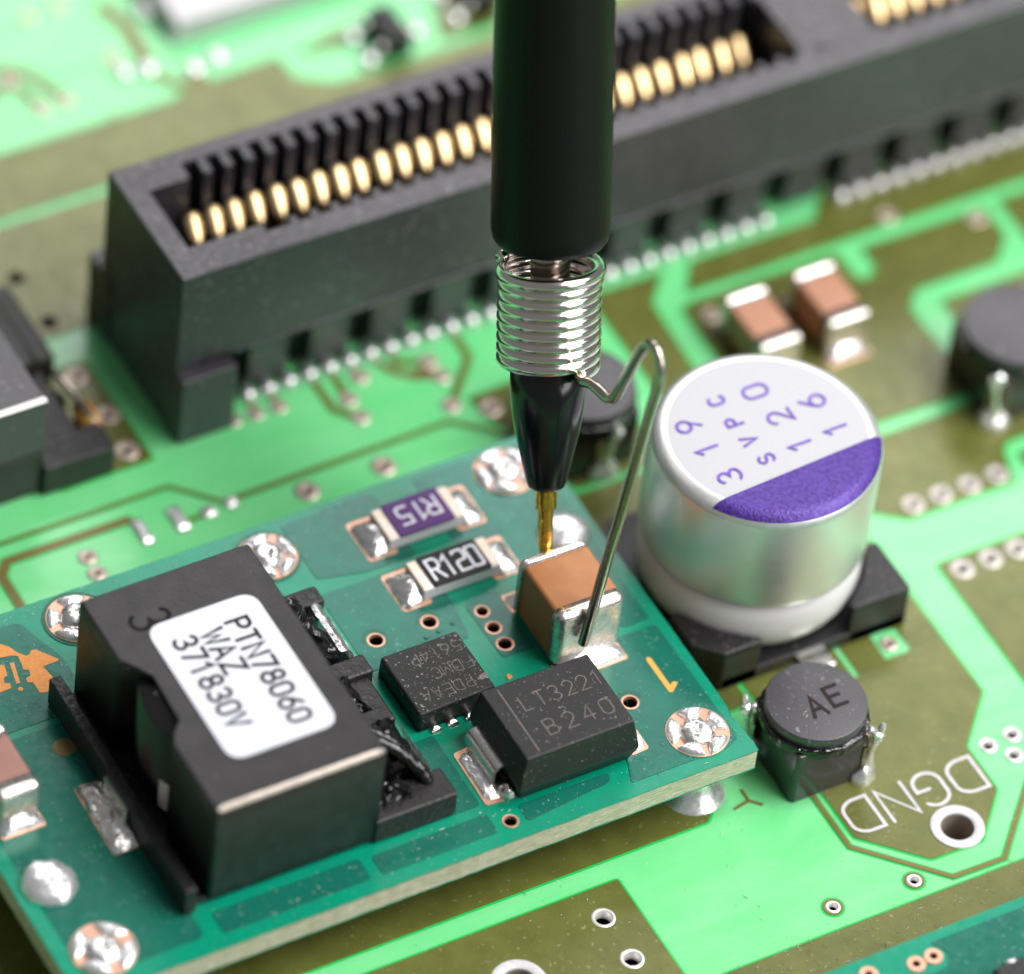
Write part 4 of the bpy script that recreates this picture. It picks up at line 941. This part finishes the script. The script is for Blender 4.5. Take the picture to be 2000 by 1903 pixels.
bm = bmesh.new(); b_prism(bm, [(2.0, -32), (8, -32), (8, -27.75), (2.0, -27.75)], DT+.06, 3.9, .1, 3, .04); finish(bm, 'package', 'ic', bk, 180, True)
for k in range(5): pillow('lead', round_poly([(3.0+k*1.0, -27.85), (3.45+k*1.0, -27.85), (3.45+k*1.0, -27.1), (3.0+k*1.0, -27.1)], .08), DT+.02, .2, 'solder_bright', bk)

# ================================================================== PROBE
P0 = Vector((-3.04, -6.85, 5.29)); D = Vector((.1584, .4204, .8934)).normalized()
pb = root('oscilloscope_probe', tuple(P0), 'black probe with gold tip and coiled ground spring standing on the capacitor', 'probe')
def lathe_part(name, prof, material, n=56, sm=40, **kw):
    bm = bmesh.new(); b_lathe(bm, prof, n, P0, D, **kw); return finish(bm, name, material, pb, sm)
lathe_part('pin_tip', [(0, -.55), (.10, -.5), (.20, -.2), (.255, .15), (.26, 1.38), (.24, 1.40)], 'gold_pin', 32)
lathe_part('pin_collar', [(.2, 1.33), (.345, 1.38), (.36, 1.45), (.36, 2.3)], 'gold_pin', 32)
lathe_part('tip_insulator', [(.33, 2.12), (.52, 2.12), (.62, 2.2), (.68, 2.35), (.90, 3.3), (1.10, 4.2), (1.22, 5.0), (1.27, 5.6), (1.27, 6.25), (1.2, 6.35), (1.2, 7.2)], 'probe_black', 64, 50)
lathe_part('neck', [(.9, 6.5), (.9, 8.6), (.66, 8.75), (.66, 13)], 'nickel', 40)
hr = 1.99
lathe_part('grip_sleeve', [(.7, 10.64), (hr-.5, 10.62), (hr-.25, 10.72), (hr-.08, 10.95), (hr, 11.35), (hr, 60)], 'rubber', 72, 60)
# ground spring: coil then bent wire
u = D.orthogonal().normalized(); v_ = D.cross(u)
cam_dir = -fw; toc = (cam_dir-D*cam_dir.dot(D)).normalized(); side = D.cross(toc)
side = -side if side.dot(rt2) < 0 else side
coil = []; turns = 9.6; cr = 1.53; z_lo, z_hi = 6.50, 10.05
end_a = radians(38)       # leaves the coil on the camera side, to the right
for i in range(int(turns*40)+1):
    f = i/(turns*40); a = end_a+2*pi*turns*(1-f)*1.0
    rr = cr*(1+.10*max(0, (1-f)-.80)/.20)
    # from the upper end to the lower end
    coil.append(P0+D*(z_hi+(z_lo-z_hi)*f)+(toc*cos(a)+side*sin(a))*rr)
WIRE = [(-1.78, -6.45, 12.29), (-1.66, -7.15, 12.33), (-1.60, -7.42, 12.46), (-1.52, -7.54, 12.73), (-1.48, -8.01, 14.29), (-1.41, -8.39, 15.61), (-1.32, -8.64, 16.10), (-1.27, -8.99, 16.17),
        (-1.29, -9.35, 15.88), (-1.40, -9.59, 15.24), (-1.65, -9.68, 13.91), (-2.01, -9.82, 11.93), (-2.41, -9.98, 9.72), (-2.82, -10.13, 7.51), (-3.18, -10.29, 5.53), (-3.42, -10.37, 4.20)]
bm = bmesh.new(); b_tube(bm, coil, .228, 10)
finish(bm, 'ground_coil', 'nickel', pb, 180)
bm = bmesh.new(); b_tube(bm, catmull([coil[-12], coil[-1]]+[Vector(p) for p in WIRE], 6), .19, 12); finish(bm, 'ground_wire', 'dark_nickel', pb, 60)

# ================================================================== DUST
def dust(name, label, regions):
    bm = bmesh.new()
    for (xa, xb, ya, yb, z, n, s0, s1) in regions:
        for _ in range(n):
            x, y = random.uniform(xa, xb), random.uniform(ya, yb); s = s0+(s1-s0)*random.random()**3; a = random.uniform(0, pi); l = s*random.choice((1, 1, 1.2, 3.5)); wv = s*random.uniform(.5, 1)
            d = Vector((cos(a), sin(a), 0)); e = Vector((-sin(a), cos(a), 0)); c = Vector((x, y, z))
            q = [bm.verts.new(c+d*l), bm.verts.new(c+e*wv*.5), bm.verts.new(c-d*l), bm.verts.new(c-e*wv*.5), bm.verts.new(c+Vector((0, 0, s*.8)))]
            for i in range(4): bm.faces.new((q[i], q[(i+1) % 4], q[4]))
    o = finish(bm, name, 'dust'); tag(o, label, kind='stuff'); return o
dust('dust', 'fine pale dust flecks scattered on the main board', [
    (-14, -1, -22, -16.1, .045, 260, .010, .045), (-4, 10, -26, -21.9, .045, 620, .010, .042), (-1, 9.5, -22, -15.5, .045, 200, .009, .034), (-2, 8, -24.8, -21.5, .045, 260, .010, .045), (-25, 20, 0, 7, .045, 160, .010, .03)])
dust('dust', 'fine pale dust flecks lying on the black package tops', [
    (-9.6, -6.85, -10.5, -7.9, 3.782, 90, .008, .030), (-7.9, -4.05, -14.5, -11.5, 5.052, 60, .007, .022), (-19.2, -13.2, -14, -4.5, 7.602, 40, .008, .022), (1.7, 4.4, -16.2, -13.9, 3.067, 60, .008, .03), (-9.7, 20, 7.1, 7.9, 7.802, 130, .012, .04), (-9.7, -8.9, 7.1, 12.6, 7.812, 60, .012, .04), (7.2, 9.2, -11.1, -9.6, 1.955, 40, .01, .035), (1.9, 3.2, -11.1, -10.2, 1.955, 30, .01, .035)])
dust('dust', 'fine pale dust flecks scattered on the daughter board', [
    (-24.5, -18.5, -6, -.4, DT+.03, 300, .011, .045), (-21, -3, -.9, -.25, DT+.005, 280, .010, .040), (-9, .2, -15.8, -.3, DT+.03, 320, .009, .030), (-20, 0, -15.9, -14.4, DT+.03, 260, .010, .042),
    (-1, .25, -15.5, -8, DT+.03, 90, .010, .04), (-2, 6, -28, -25.1, DT+.03, 60, .01, .035)])
